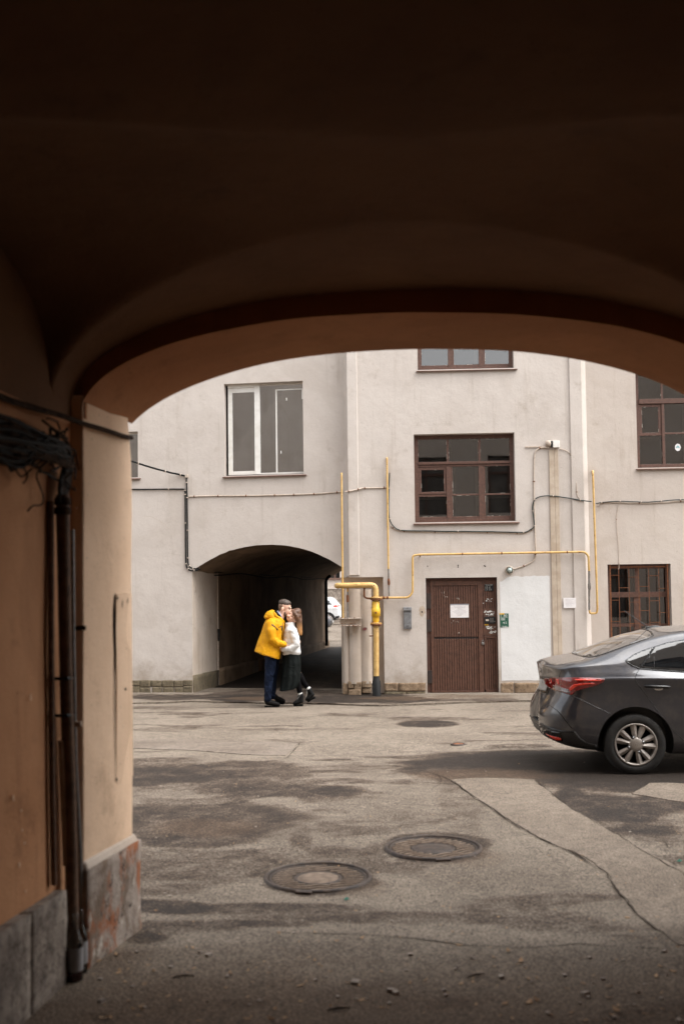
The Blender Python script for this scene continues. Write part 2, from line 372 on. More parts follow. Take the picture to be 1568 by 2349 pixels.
# old smears running about everywhere
dark = np.maximum(dark, .38 * sstep(.53, .69, n3) * ok); dark = np.clip(dark * (.72 + .56 * n2), 0, 1)
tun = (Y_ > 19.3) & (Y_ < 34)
dark = np.where(tun, np.maximum(dark, .6 + .4 * sstep(.45, .6, n1)), dark)  # tunnel floor: shade under the vault painted into the mask
att = me.color_attributes.new('mask', 'FLOAT_COLOR', 'POINT')
att.data.foreach_set('color', np.stack([dark, brown, coarse, np.ones_like(dark)], 1).astype(np.float32).ravel())
def asphalt(name, base1, base2, masks=True, grit=1.0):
    m, t, b = nodes(name)
    col = mixc(t, rng(t, noise_n(t, .9, 6), .35, .65), base1, base2)
    fine = noise_n(t, 75, 3, .6); fine2 = noise_n(t, 190, 2, .5); big = noise_n(t, 9, 6, .7)
    col = mixc(t, 1.0, col, rng(t, big, .3, .7, .82, 1.12), 'MULTIPLY')
    if masks:
        a = N(t, 'Attribute', attribute_name='mask'); sp = N(t, 'SeparateColor'); t.links.new(a.outputs['Color'], sp.inputs[0])
        gate = rng(t, sp.outputs[0], .02, .30)
        n_a = math_n(t, 'SUBTRACT', noise_n(t, 4.5, 8, .72, None, .4), .5); n_b = math_n(t, 'SUBTRACT', noise_n(t, 55, 4, .7), .5)
        dk = math_n(t, 'ADD', sp.outputs[0], math_n(t, 'MULTIPLY', gate, math_n(t, 'ADD', math_n(t, 'MULTIPLY', n_a, 1.5), math_n(t, 'MULTIPLY', n_b, 1.5))))
        col = mixc(t, math_n(t, 'MULTIPLY', rng(t, dk, .0, .52), .88), col, (.056, .037, .025))
        col = mixc(t, math_n(t, 'MULTIPLY', rng(t, dk, .40, .85), .9), col, (.017, .012, .009))
        col = mixc(t, math_n(t, 'MULTIPLY', sp.outputs[1], .8), col, (.088, .054, .032))
        cs = sp.outputs[2]
    g = math_n(t, 'MULTIPLY', rng(t, fine, .33, .67, .50, 1.45), rng(t, fine2, .3, .7, .62, 1.35)); col = mixc(t, min(1.0, 1.0 * grit), col, g, 'MULTIPLY')
    vo = N(t, 'TexVoronoi'); vo.inputs['Scale'].default_value = 70; t.links.new(pos(t), vo.inputs['Vector'])
    chip = math_n(t, 'MULTIPLY', rng(t, vo.outputs['Distance'], .12, .26, 1, 0), rng(t, noise_n(t, 33, 2), .55, .66))
    col = mixc(t, math_n(t, 'MULTIPLY', chip, .55), col, (.34, .29, .245))
    dots = math_n(t, 'MULTIPLY', rng(t, noise_n(t, 26, 2, .4), .70, .74), .8); col = mixc(t, dots, col, (.035, .028, .022))
    t.links.new(col, b.inputs['Base Color'])
    if masks: t.links.new(rng(t, sp.outputs[0], 0, 1, .92, .70), b.inputs['Roughness'])
    else: b.inputs['Roughness'].default_value = .92
    b.inputs['Specular IOR Level'].default_value = .25
    bump(t, b, noise_n(t, 3.5, 5), .35, .03); bump(t, b, fine, .55 * grit, .012); bump(t, b, vo.outputs['Distance'], .35 * grit, .008)
asphalt('asphalt', (.194, .160, .126), (.152, .123, .096))
asphalt('asphalt_smooth', (.188, .152, .119), (.155, .124, .096), False, .8)
asphalt('asphalt_apron', (.185, .152, .124), (.135, .107, .084), False, .7)
me.materials.append(MT['asphalt'])
ground = bpy.data.objects.new('courtyard_ground', me); C.objects.link(ground); struct(ground)

def sheet(name, pix, mt, dz, step=.12, thick=None, kind='structure'):
    """a patch laid on the ground, traced outline, real thickness at its edge"""
    P = [gp(x, y) for x, y in pix]; out = []
    for i, a in enumerate(P):                      # uneven edge
        b = P[(i + 1) % len(P)]; n = max(1, int((b - a).length / .08))
        for k in range(n):
            q = a.lerp(b, k / n); e = (fbm(np.array(q.x * 5), np.array(q.y * 5), 3) - .5) * .07; out.append((q.x + e, q.y + e))
    n0 = len(out); x0, x1 = min(p[0] for p in out), max(p[0] for p in out); y0, y1 = min(p[1] for p in out), max(p[1] for p in out)
    pts = list(out)
    for gx in np.arange(x0, x1, step):
        for gy in np.arange(y0, y1, step): pts.append((gx + random.uniform(-.02, .02), gy + random.uniform(-.02, .02)))
    r = delaunay_2d_cdt([Vector(p) for p in pts], [], [list(range(n0))], 1, 1e-5)
    V = [(v.x, v.y, float(gz(v.x, v.y)) + dz) for v in r[0]]; mb = MB(); mb.add(V, r[2], True)
    top = [(x, y, float(gz(x, y)) + dz) for x, y in out]; bot = [(x, y, float(gz(x, y)) - .02) for x, y in out]
    mb.add(top + bot, [(i, (i + 1) % n0, n0 + (i + 1) % n0, n0 + i) for i in range(n0)])
    return mb.build(name, mt)
def cdark(): pass
strip = sheet('asphalt_patch', [(1035, 1790), (1090, 1786), (1180, 1788), (1225, 1790), (1262, 1820), (1320, 1862), (1400, 1905), (1480, 1955), (1620, 2035), (1640, 2180), (1560, 2165), (1480, 2115), (1420, 2050), (1385, 2000), (1310, 1955), (1240, 1925), (1190, 1898), (1130, 1856), (1075, 1820)], 'asphalt_smooth', .005); struct(strip)
p2 = sheet('asphalt_patch', [(300, 1698), (420, 1697), (560, 1700), (688, 1705), (672, 1722), (655, 1734), (560, 1732), (420, 1722), (300, 1718)], 'asphalt_apron', .005); struct(p2)
p3 = sheet('asphalt_patch', [(1448, 1822), (1492, 1797), (1580, 1800), (1575, 1842), (1540, 1838)], 'asphalt_smooth', .005); struct(p3)
apron = sheet('wall_apron', [(250, 1617), (420, 1612), (560, 1614), (700, 1616), (800, 1619), (870, 1621), (960, 1618), (1060, 1614), (1200, 1610), (1300, 1609), (1500, 1608), (1720, 1606), (1720, 1585), (1345, 1585), (1100, 1590), (1000, 1590), (870, 1588), (785, 1583), (600, 1583), (440, 1580), (250, 1574)], 'asphalt', .028, .06); struct(apron)
# stains on the apron use the same mask
am = apron.data; pv = np.array([v.co for v in am.vertices]); ax, ay = proj_np(pv)
an = fbm(pv[:, 0] * 2.2 + 3, pv[:, 1] * 5 + 8, 5); an2 = fbm(pv[:, 0] * 6 + 3, pv[:, 1] * 9 + 8, 4)
ad = np.zeros(len(pv)); ab = np.zeros(len(pv))
for cx, cy, rx, ry, s in ((560, 1602, 80, 6, 1), (700, 1604, 110, 6, .8), (850, 1602, 120, 9, .9), (400, 1600, 130, 5, .7), (930, 1606, 90, 5, .8), (1100, 1606, 90, 3, .45), (640, 1592, 170, 9, .55), (760, 1606, 60, 6, .9)):
    r = np.sqrt(((ax - cx) / rx) ** 2 + ((ay - cy) / (ry * 1.35)) ** 2) + (an - .5) * .9 + (an2 - .5) * .5; ad = np.maximum(ad, s * (1 - sstep(.7, 1.25, r)))
for cx, cy, rx, ry in ((590, 1603, 70, 4), (1060, 1598, 100, 5), (930, 1602, 100, 5)):
    r = np.sqrt(((ax - cx) / rx) ** 2 + ((ay - cy) / ry) ** 2) + (an2 - .5) * 1.5; ab = np.maximum(ab, .7 * (1 - sstep(.7, 1.2, r)))
aa = am.color_attributes.new('mask', 'FLOAT_COLOR', 'POINT'); aa.data.foreach_set('color', np.stack([ad, ab, 0 * ad, 0 * ad + 1], 1).astype(np.float32).ravel())

plain('crack', (.022, .017, .013), (.035, .026, .02), rough=1, spec=.1)
def crack(pix, w, dz=.004, wob=.012, parent=None):
    P = [gp(x, y) for x, y in pix]; L = []
    for a, b in zip(P[:-1], P[1:]):
        n = max(2, int((b - a).length / .05)); L += [a.lerp(b, k / n) for k in range(n)]
    L.append(P[-1]); rows = []
    for i, p in enumerate(L):
        d = (L[min(i + 1, len(L) - 1)] - L[max(i - 1, 0)]).normalized(); s = Vector((-d.y, d.x, 0))
        q = p + s * (noise.noise(p * 5.0) * wob * 2 + noise.noise(p * 19.0) * wob)
        ww = w * .6 * (.25 + 1.1 * abs(noise.noise(p * 3.0 + Vector((9, 0, 0))))) * min(1, i / 4 + .1, (len(L) - 1 - i) / 4 + .1)
        rows.append([(r.x, r.y, float(gz(r.x, r.y)) + dz) for r in (q - s * ww, q + s * ww)])
    mb = MB(); mb.grid(rows, False); return mb.build('crack', 'crack', parent or ground)
crack([(980, 1772), (1035, 1792), (1075, 1822), (1130, 1858), (1190, 1900), (1240, 1927), (1310, 1957), (1385, 2002), (1420, 2052), (1480, 2117), (1530, 2150)], .016, .008)
crack([(1225, 1788), (1262, 1820), (1320, 1864), (1400, 1908), (1480, 1958), (1600, 2030)], .009, .008)
crack([(315, 1700), (430, 1696), (560, 1699), (690, 1704), (668, 1730), (650, 1746)], .011, .007)
crack([(312, 1718), (420, 1722), (560, 1732), (655, 1735)], .006, .007)
crack([(560, 1742), (650, 1740), (780, 1748), (900, 1757), (1000, 1772)], .008)
crack([(312, 2118), (380, 2122), (470, 2128), (560, 2136)], .010); crack([(560, 2138), (760, 2143), (900, 2150), (1100, 2172), (1220, 2176), (1320, 2166), (1568, 2185)], .009)
crack([(850, 1925), (930, 1893), (1000, 1900), (1090, 1925), (1190, 1936)], .005); crack([(880, 1850), (980, 1858), (1060, 1862)], .004); crack([(760, 1965), (830, 1958), (890, 1950)], .004)
for P_, w2 in (([(900, 1828), (950, 1838), (1010, 1836)], .006), ([(930, 1893), (905, 1868), (870, 1862)], .005), ([(1000, 1772), (1010, 1800), (985, 1818)], .006), ([(1190, 1936), (1230, 1948), (1262, 1975)], .005), ([(700, 1905), (690, 1935), (655, 1950)], .004), ([(1130, 1858), (1085, 1872), (1040, 1868)], .005), ([(1385, 2002), (1330, 2020), (1290, 2016)], .004), ([(760, 2143), (700, 2165), (640, 2170)], .005), ([(1100, 2172), (1080, 2200), (1030, 2212)], .005), ([(340, 2128), (420, 2150), (440, 2175)], .006), ([(380, 1850), (430, 1862), (470, 1858)], .004), ([(1330, 1700), (1230, 1706), (1150, 1700)], .004), ([(500, 1655), (620, 1660), (700, 1652)], .004), ([(1505, 1915), (1540, 1950), (1590, 1965)], .006)): crack(P_, w2, .005, .016)
crack([(1445, 1824), (1492, 1795), (1570, 1800)], .006, .008); crack([(1290, 2110), (1380, 2125), (1480, 2122)], .006)
crack([(300, 1614), (420, 1610), (560, 1613), (700, 1616), (800, 1619), (870, 1622), (960, 1618), (1060, 1614), (1240, 1610)], .008, .006)
crack([(312, 1609), (360, 1612), (420, 1600), (441, 1592)], .007, .031, parent=apron); crack([(955, 1600), (972, 1609), (1010, 1611), (1090, 1610)], .008, .031, parent=apron)

# ------------------------------------------------------------------ near building: the dark vaulted passage the photograph is taken from
near = thing('passage_building', 'dark vaulted archway with warm plaster framing the view of the yard', 'archway')
YI, YO, SH = 4.78, 5.36, .14
def sup(x, xc, a, zs, b, n=2.2): return zs + b * max(0.0, 1 - abs((x - xc) / a) ** n) ** (1 / n)
XL_I, XL_O, XR_I, XR_O = -1.24, -1.128, 1.98, 2.09
# arch ring: soffit lofted between the inner and the outer curve
mb = MB(); rows = []
for k in range(11):
    s = k / 10; xl = XL_I + (XL_O - XL_I) * s; xr = XR_I + (XR_O - XR_I) * s; Y = YI + (YO - YI) * s; row = []
    for j in range(61):
        q = .5 - .5 * math.cos(math.pi * j / 60); x = xl + (xr - xl) * q
        zi = sup(x, .38, 1.64, 2.60, .515); zo = sup(x, .45, 1.69, 2.42, .665)
        row.append(Vector((x, Y, zi * (1 - s) + zo * s + .006 * noise.noise(Vector((x * 2.5, Y * 2.5, 7))))))
    rows.append(row)
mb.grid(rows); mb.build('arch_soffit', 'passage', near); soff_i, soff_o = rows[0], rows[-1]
# inner face of the ring (turned away from the yard) up to the vault
mb = MB(); top = [Vector((p.x, p.y, max(p.z, sup(p.x, .40, 1.72, 2.62, .61)) + .02)) for p in soff_i]
mb.grid([soff_i, top], False); mb.build('arch_face', 'passage', near)
# vault: passage barrel crossed by transverse barrels
def vz(x0, y):
    z = sup(x0, .40, 1.70, 2.649, .577)
    for yc in (3.55, 1.2, -1.15): z = max(z, sup(y, yc, 1.0, 2.649, .60, 2.4) if abs(y - yc) < 1 else 0)
    return z
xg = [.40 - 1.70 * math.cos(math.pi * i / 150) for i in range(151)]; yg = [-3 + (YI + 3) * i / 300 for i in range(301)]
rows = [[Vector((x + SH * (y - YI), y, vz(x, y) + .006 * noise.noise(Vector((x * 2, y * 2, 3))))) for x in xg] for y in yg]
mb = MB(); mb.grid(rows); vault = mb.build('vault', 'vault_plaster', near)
# side walls and back
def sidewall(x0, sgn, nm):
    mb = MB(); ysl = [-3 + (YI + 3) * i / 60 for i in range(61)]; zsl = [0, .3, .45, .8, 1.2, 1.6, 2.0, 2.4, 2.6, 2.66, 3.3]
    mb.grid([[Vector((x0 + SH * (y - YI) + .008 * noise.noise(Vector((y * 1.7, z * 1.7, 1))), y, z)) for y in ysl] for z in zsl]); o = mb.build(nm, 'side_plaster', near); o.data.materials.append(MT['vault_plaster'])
    for p in o.data.polygons: p.material_index = 1 if p.center.z > 2.62 else 0  # wall head takes the vault's shaded colour
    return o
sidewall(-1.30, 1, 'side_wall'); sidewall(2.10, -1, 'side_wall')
mb = MB(); mb.quad((-2.6, -3, -.1), (1.4, -3, -.1), (1.4, -3, 3.4), (-2.6, -3, 3.4)); mb.build('end_wall', 'passage', near)
# piers of the ring: each a solid with rounded outer arris
def pier(sgn):
    mb = MB(); xi, xo = (XL_I, XL_O) if sgn < 0 else (XR_I, XR_O); back = -1.34 if sgn < 0 else 2.16; rows = []
    for k in range(40):
        z = -.05 + 2.78 * k / 39; e = .006 * noise.noise(Vector((3, z * 2, 1))); r = .025 + .05 * max(0, (z - 2.5) / .17)
        xo2 = xo + e
        rows.append([Vector((back, YI + .001, z)), Vector((xi + sgn * .004, YI, z)), Vector((xi + e, YI + .02, z)), Vector((xi + (xo - xi) * .5 + e * .5, (YI + YO) / 2, z)), Vector((xo2 - sgn * 0, YO - r, z)), Vector((xo2 + sgn * r * .35, YO - r * .3, z)), Vector((xo2 + sgn * r, YO, z)), Vector((back + sgn * .5, YO + .001, z))])
    mb.grid(rows); return mb.build('pier', 'jamb', near)
pl_ = pier(-1); pier(1)
for x0_, x1_ in ((-1.42, -1.236), (1.985, 2.22)):
    mb = MB(); mb.box(((x0_ + x1_) / 2, YI + .12, 2.93), (x1_ - x0_, .20, .62)); mb.build('spandrel_fill', 'passage', near)
# plinths: grey slabs along the wall, one worn block at the pier
def rough_block(corners, h0, h1, name, mt, parent, seg=7, amp=.012, topslope=0.0):
    """a standing block on a 4-corner plan with pitted faces"""
    bm = bmesh.new(); c = [Vector((x, y, 0)) for x, y in corners]
    vb = [bm.verts.new((p.x, p.y, h0)) for p in c]; vt = [bm.verts.new((p.x, p.y, h1)) for p in c]
    bm.faces.new(vb[::-1]); bm.faces.new(vt)
    for i in range(4): bm.faces.new((vb[i], vb[(i + 1) % 4], vt[(i + 1) % 4], vt[i]))
    bmesh.ops.subdivide_edges(bm, edges=bm.edges[:], cuts=seg, use_grid_fill=True); bmesh.ops.recalc_face_normals(bm, faces=bm.faces)
    bm.normal_update(); ctr = sum(c, Vector()) / 4 + Vector((0, 0, (h0 + h1) / 2))
    for v in bm.verts:
        p = v.co.copy(); q = noise.noise(p * 4.2) * .6 + noise.noise(p * 13) * .4
        v.co = p + v.normal * q * amp
    for f in bm.faces: f.smooth = True
    me = bpy.data.meshes.new(name); bm.to_mesh(me); bm.free(); me.materials.append(MT[mt])
    o = bpy.data.objects.new(name, me); C.objects.link(o); o.parent = parent; return o
def wx(y): return -1.30 + SH * (y - YI)
for y0, y1 in ((3.2, 3.84), (3.85, 4.24), (4.25, 4.60)):
    rough_block([(wx(y0) - .06, y0), (wx(y0) + .055, y0), (wx(y1) + .055, y1), (wx(y1) - .06, y1)], -.1, .42, 'plinth_slab', 'plinth_grey', near, 7, .010)
rough_block([(-1.36, YI - .01), (XL_I + .02, YI - .012), (XL_O + .035, YO + .015), (-1.36, YO + .03)], -.1, .46, 'plinth_block', 'plinth_worn', near, 13, .018)
mb = MB(); mb.hexa([(-1.36, YI - .004, .455), (XL_I + .024, YI - .006, .455), (XL_O + .034, YO + .012, .455), (-1.36, YO + .02, .455), (-1.36, YI, .50), (XL_I + .006, YI, .50), (XL_O + .008, YO + .004, .50), (-1.36, YO, .50)]); mb.build('plinth_cap', 'pier_plaster', near, .012)
# yard side of the near building (seen by the windows and by the car's paint), with the opening cut out
def holes_wall(mb, W, u0, u1, z0, z1, holes, off=0.0):
    us = sorted({u0, u1, *[h[0] for h in holes], *[h[1] for h in holes]}); zs = sorted({z0, z1, *[h[2] for h in holes], *[h[3] for h in holes]})
    us = [u for u in us if u0 <= u <= u1]; zs = [z for z in zs if z0 <= z <= z1]
    for a, b in zip(us[:-1], us[1:]):
        for c, d in zip(zs[:-1], zs[1:]):
            mu, mz = (a + b) / 2, (c + d) / 2
            if any(h[0] < mu < h[1] and h[2] < mz < h[3] for h in holes): continue
            mb.quad(W.at(a, c, off), W.at(b, c, off), W.at(b, d, off), W.at(a, d, off))
WN = Wall(0, YO, 0)
nh = [(-1.16, 2.12, -.2, 3.14)] + [(u, u + 1.4, z, z + 1.9) for u in (-9.2, 3.6, 6.6) for z in (1.2, 4.6)] + [(u, u + 1.4, 4.6, 6.5) for u in (-2.2, .9)] + [(-6.7, -5.6, 2.0, 5.0)]
mb = MB(); holes_wall(mb, WN, -13, 13, -.2, 9.5, nh)
for j in range(len(soff_o) - 1):
    a, b = soff_o[j], soff_o[j + 1]; mb.quad(a, b, (b.x, b.y, 3.14), (a.x, a.y, 3.14))
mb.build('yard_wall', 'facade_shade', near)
mb = MB(); mb.quad((-13, -9, 9.5), (13, -9, 9.5), (13, YO, 9.5), (-13, YO, 9.5)); mb.build('unseen_roof', 'sill_metal', near)  # added out of view to keep sky light from leaking into the passage
mb = MB(); mb.quad((-13, -9, -.2), (-13, YO, -.2), (-13, YO, 9.5), (-13, -9, 9.5)); mb.quad((13, -9, -.2), (13, YO, -.2), (13, YO, 9.5), (13, -9, 9.5)); mb.quad((-13, -9, -.2), (13, -9, -.2), (13, -9, 9.5), (-13, -9, 9.5)); mb.build('unseen_outer_wall', 'facade_shade', near)  # unseen sides and back, added against the same light leaks
for i, h in enumerate(nh[1:]):
    wn = part_empty('window', near); mb = MB(); mb.wbox(WN, h[0], h[1], h[2], h[3], .22, .15); g = mb.build('pane', 'near_pane', wn)
    mb = MB()
    for a, b in ((h[0], h[0] + .07), (h[1] - .07, h[1]), ((h[0] + h[1]) / 2 - .04, (h[0] + h[1]) / 2 + .04)): mb.wbox(WN, a, b, h[2], h[3], .14, .08)
    mb.wbox(WN, h[0] + .071, h[1] - .071, h[3] - .6, h[3] - .53, .139, .09); mb.build('frame', 'brown_wood', wn)
# raised plaster repair on the pier with its open slit and a few holes
def jp(x, y, lift=0.0):          # tracing point -> point on the jamb
    d = ray(x, y); n = Vector((YO - YI, -(XL_O - XL_I), 0)).normalized(); o = Vector((XL_I, YI, 0)) + n * lift
    return EYE + d * ((o - EYE).dot(n) / d.dot(n))
mb = MB(); poly = [(266, 1361), (285, 1359), (300, 1362), (301, 1500), (303, 1780), (285, 1792), (267, 1801), (265, 1700), (266, 1560), (263, 1450)]
mb.prism([jp(x, y, -.002) for x, y in poly], Vector((YO - YI, -(XL_O - XL_I), 0)).normalized() * .006); mb.build('plaster_repair', 'jamb', near, .002)
mb = MB(); sl_ = [(264.5, 1362, 2.2), (263.5, 1400, 4.5), (263.5, 1440, 5.0), (265, 1500, 3.5), (264.5, 1560, 2.2), (264.5, 1640, 1.8), (265, 1720, 1.2), (265.5, 1790, .6)]
mb.grid([[jp(x - w_ * .5, y, .0062), jp(x + w_ * .5, y, .0062)] for x, y, w_ in sl_], False); mb.build('slit', 'dark_void', near)
for x, y, w_, h_ in ((288, 1581, 2.0, 4), (268, 1789, 2, 5), (270, 1372, 1.6, 5), (281, 1385, 1, 12), (293, 1378, .9, 8), (176, 1165, 1.5, 2), (199, 1280, 1, 1.5)):
    mb = MB(); mb.add([jp(x, y - h_, .0065), jp(x + w_, y, .0065), jp(x, y + h_, .0065), jp(x - w_, y, .0065)], [(0, 1, 2, 3)]); mb.build('plaster_hole', 'door_dark', near)
# ------------------------------------------------------------------ facing building
fac = thing('yard_building', 'pale cream plastered yard building with brown windows, plank door and vehicle tunnel', 'building')
ZT = 10.5
R_W1 = WL.rect(514, 877, 695, 1089); R_W0 = WL.rect(170, 992, 316, 1097)
uL, uR = WL.px(441, 1450)[0], WL.px(786.5, 1450)[0]
zs_ = 2.40; za = WL.px(600, 1251)[1]
u_end = WL.px(790, 1200)[0]
R_W2 = WC.rect(950, 994, 1181, 1197); R_W3 = WC.rect(956, 640, 1176, 846); R_D = (WC.px(978, 1460)[0], WC.px(1142, 1460)[0], -.05, WC.px(1060, 1325)[1])
R_NI = (WC.px(801, 1450)[0], WC.px(880, 1450)[0], -.3, WC.px(840, 1324)[1])
R_W4 = WR.rect(1459, 842, 1700, 1071); R_W5 = WR.rect(1395, 1294, 1540, 1500)
cl0, cl1 = WC.px(798, 1200)[0], WC.px(1341, 1200)[0]
pl1, pr0 = WC.px(823, 1200)[0], WC.px(1311, 1200)[0]
# --- left wing wall with arched opening
mb = MB(); holes_wall(mb, WL, -9, u_end, -.3, ZT, [R_W1, R_W0, (uL, uR, -.3, za + .03)])
na = 48; arc = []
for i in range(na + 1):
    q = i / na; u = uL + (uR - uL) * q; s = 2 * q - 1; z = zs_ + .02 * q + (za - zs_) * (1 - abs(s) ** 2.15)
    chip = .035 * max(0, noise.noise(Vector((u * 6, 3, 0)))) if s < -.45 else .006 * noise.noise(Vector((u * 9, 0, 0)))
    arc.append((u, z + chip))
for (a, za_), (b, zb_) in zip(arc[:-1], arc[1:]): mb.quad(WL.at(a, za_), WL.at(b, zb_), WL.at(b, za + .03), WL.at(a, za + .03))
mb.build('wall', 'facade', fac)
# --- tunnel through the wing: it climbs gently with the yard
TD = Vector((.165, .986, 0)).normalized(); TL = 14.8
def tp(u, z, s): return WL.at(u, z) + TD * s + Vector((0, 0, .0145 * s))
ts = [0, .03, .25, .6, 1, 1.5, 1.7, 1.72, 2.5, 3.5, 5, 7, 9, 11, 13, 14, TL]
def inset(s): return 0 if s < 1.71 else .05
for tsel, mt in (([s for s in ts if s <= 1.7], 'pier_plaster'), ([s for s in ts if s >= 1.7], 'tunnel')):  # lighter plaster at the mouth, darker behind: daylight falloff put into the colours
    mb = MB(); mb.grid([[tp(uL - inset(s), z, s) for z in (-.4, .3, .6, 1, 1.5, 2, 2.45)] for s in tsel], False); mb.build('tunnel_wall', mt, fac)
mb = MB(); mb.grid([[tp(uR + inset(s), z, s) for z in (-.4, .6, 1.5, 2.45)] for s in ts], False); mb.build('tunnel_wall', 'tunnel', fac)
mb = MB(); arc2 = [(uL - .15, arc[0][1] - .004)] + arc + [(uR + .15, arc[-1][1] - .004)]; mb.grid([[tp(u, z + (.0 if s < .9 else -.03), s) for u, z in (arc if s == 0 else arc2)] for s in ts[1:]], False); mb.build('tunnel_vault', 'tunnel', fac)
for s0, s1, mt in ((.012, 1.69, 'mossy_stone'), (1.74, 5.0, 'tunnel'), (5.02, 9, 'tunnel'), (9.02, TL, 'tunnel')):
    a, b, c, d = tp(uL - .1, 0, s0), tp(uL + .035, 0, s0), tp(uL + .035, 0, s1), tp(uL - .1, 0, s1)
    rough_block([(a.x, a.y), (b.x, b.y), (c.x, c.y), (d.x, d.y)], -.2, .36 + .0145 * s0, 'plinth_slab', mt, fac, 6, .012)
# far end of the tunnel: outer wall of the wing seen from inside
e0 = tp(uL, 0, TL)
mb = MB(); mb.add([e0 + Vector((-.02, 0, -.3)), e0 + Vector((-9, 1.4, -.3)), e0 + Vector((-9, 1.4, 10)), e0 + Vector((-.02, 0, 10))], [(0, 1, 2, 3)]); mb.build('rear_wall', 'facade_shade', fac)
e1 = tp(uR, 0, TL)
mb = MB(); mb.add([e1 + Vector((.02, 0, -.3)), e1 + Vector((9, -1.4, -.3)), e1 + Vector((9, -1.4, 10)), e1 + Vector((.02, 0, 10))], [(0, 1, 2, 3)]); mb.build('rear_wall', 'facade_shade', fac)
# --- middle block, recess for the gas pipe, chamfered corners
mb = MB(); holes_wall(mb, WC, cl0, cl1, -.3, ZT, [R_W2, R_W3, R_D, R_NI]); mb.build('wall', 'facade', fac)
cA = WL.at(u_end, 0); cB = WC.at(cl0, 0); cC = WC.at(cl1, 0); cD = WR.at(WR.px(1350, 1200)[0], 0)
mb = MB()
for a, b, z0 in ((cA, cB, WC.px(800, 1322)[1]), (cC, cD, -.3)): mb.quad((a.x, a.y, z0), (b.x, b.y, z0), (b.x, b.y, ZT), (a.x, a.y, ZT))
mb.quad((cA.x, cA.y, -.3), (cA.x + .03, cA.y - .04, -.3), (cA.x + .03, cA.y - .04, 2.3), (cA.x, cA.y, 2.3))
mb.build('corner', 'facade', fac)
u0, u1, z0, z1 = R_NI; ND = -.22
mb = MB(); mb.quad(WC.at(u0 - .16, z0, ND), WC.at(u1, z0, ND), WC.at(u1, z1, ND), WC.at(u0 - .16, z1, ND))
mb.quad(WC.at(u1, z0, ND), WC.at(u1, z0, 0), WC.at(u1, z1, 0), WC.at(u1, z1, ND)); mb.quad(WC.at(u0 - .16, z1, ND), WC.at(u1, z1, ND), WC.at(u1, z1, 0), WC.at(u0 - .16, z1, 0))
mb.build('recess', 'pier_plaster', fac)
def strip_(ua, ub, nm, z0=2.26):
    mb = MB(); rows = []
    for z in (z0, 4, 6, ZT): rows.append([WC.at(ua, z, .001), WC.at(ua + .012, z, .03), WC.at(ub - .012, z, .03), WC.at(ub, z, .001)])
    mb.grid(rows, False); return mb.build(nm, 'facade', fac)
strip_(cl0 + .002, pl1, 'lesene'); strip_(pr0, cl1 - .002, 'lesene', -.3)
# fluted remains of the old gate pier in front of the recess
zt = WC.px(815, 1352)[1]; prof = []
x_knots = [(786, -.19), (787, -.05), (791, -.01), (797, 0), (799, -.03), (801, -.02), (803, .03), (812, .055), (825, .04), (828.5, .012), (831, .03), (842, .04), (850, .015), (852, -.02), (852.5, -.2)]
prof = [(WC.px(x, 1450)[0], o) for x, o in x_knots]
mb = MB(); rows = []
for k in range(30):
    z = .22 + (zt - .22) * k / 29; rows.append([WC.at(u, z, o + .008 * noise.noise(Vector((u * 4, z * 3, 5)))) for u, o in prof])
mb.grid(rows); mb.add([WC.at(u, zt, o) for u, o in prof], [tuple(range(len(prof)))]); mb.build('gate_pier', 'pier_plaster', fac)
def stone(W, x0, y0, x1, y1, o0, o1, mt, seg=5, amp=.014):
    u0, u1, z0, z1 = W.rect(x0, y0, x1, y1, o1)
    c = [W.at(u0, 0, o1), W.at(u1, 0, o1), W.at(u1, 0, o0), W.at(u0, 0, o0)]
    return rough_block([(p.x, p.y) for p in c], z0, z1, 'stone', mt, fac, seg, amp)
for x0, y0, x1, y1, o1 in ((786, 1568, 797.5, 1580, -.01), (786, 1581, 797.5, 1594, .0), (798, 1564, 811, 1580, .03), (811.5, 1565, 829, 1582, .05), (799, 1582, 828, 1601, .06), (829.5, 1563, 851, 1578, .035), (830, 1579, 850, 1590, .02)):
    stone(WC, x0, y0, x1, y1, -.2, o1, 'limestone', 6, .022)
for x0, x1 in ((881.5, 912), (913, 975.5)): stone(WC, x0, 1567, x1, 1586, -.15, .025, 'limestone')
stone(WC, 881.5, 1587, 930, 1606, -.15, .02, 'mossy_stone'); stone(WC, 931, 1587, 975.5, 1605, -.15, .018, 'mossy_stone')
stone(WC, 1148, 1567, 1177, 1591, -.15, .02, 'limestone', 5, .03); 
for x0, x1 in ((1180, 1247), (1249, 1300), (1302, 1345)): stone(WC, x0, 1567, x1, 1590, -.15, .025, 'limestone')
xs_ = [250, 290, 320, 345, 371, 398, 420, 440.5]
for a, b in zip(xs_[:-1], xs_[1:]):
    j = random.uniform(-2, 2); stone(WL, a, 1561, b - .6, 1575 + j, -.1, .02 + random.uniform(-.008, .012), 'mossy_stone', 4, .016); stone(WL, a + 6 * random.random() if a > 260 else a, 1575.8 + j, b - .6, 1594, -.1, .022 + random.uniform(-.008, .012), 'mossy_stone', 4, .016)
# --- right wing
ur0 = WR.px(1350, 1200)[0]
mb = MB(); holes_wall(mb, WR, ur0, 9, -.3, ZT, [R_W4, R_W5]); mb.build('wall', 'facade_shade', fac)
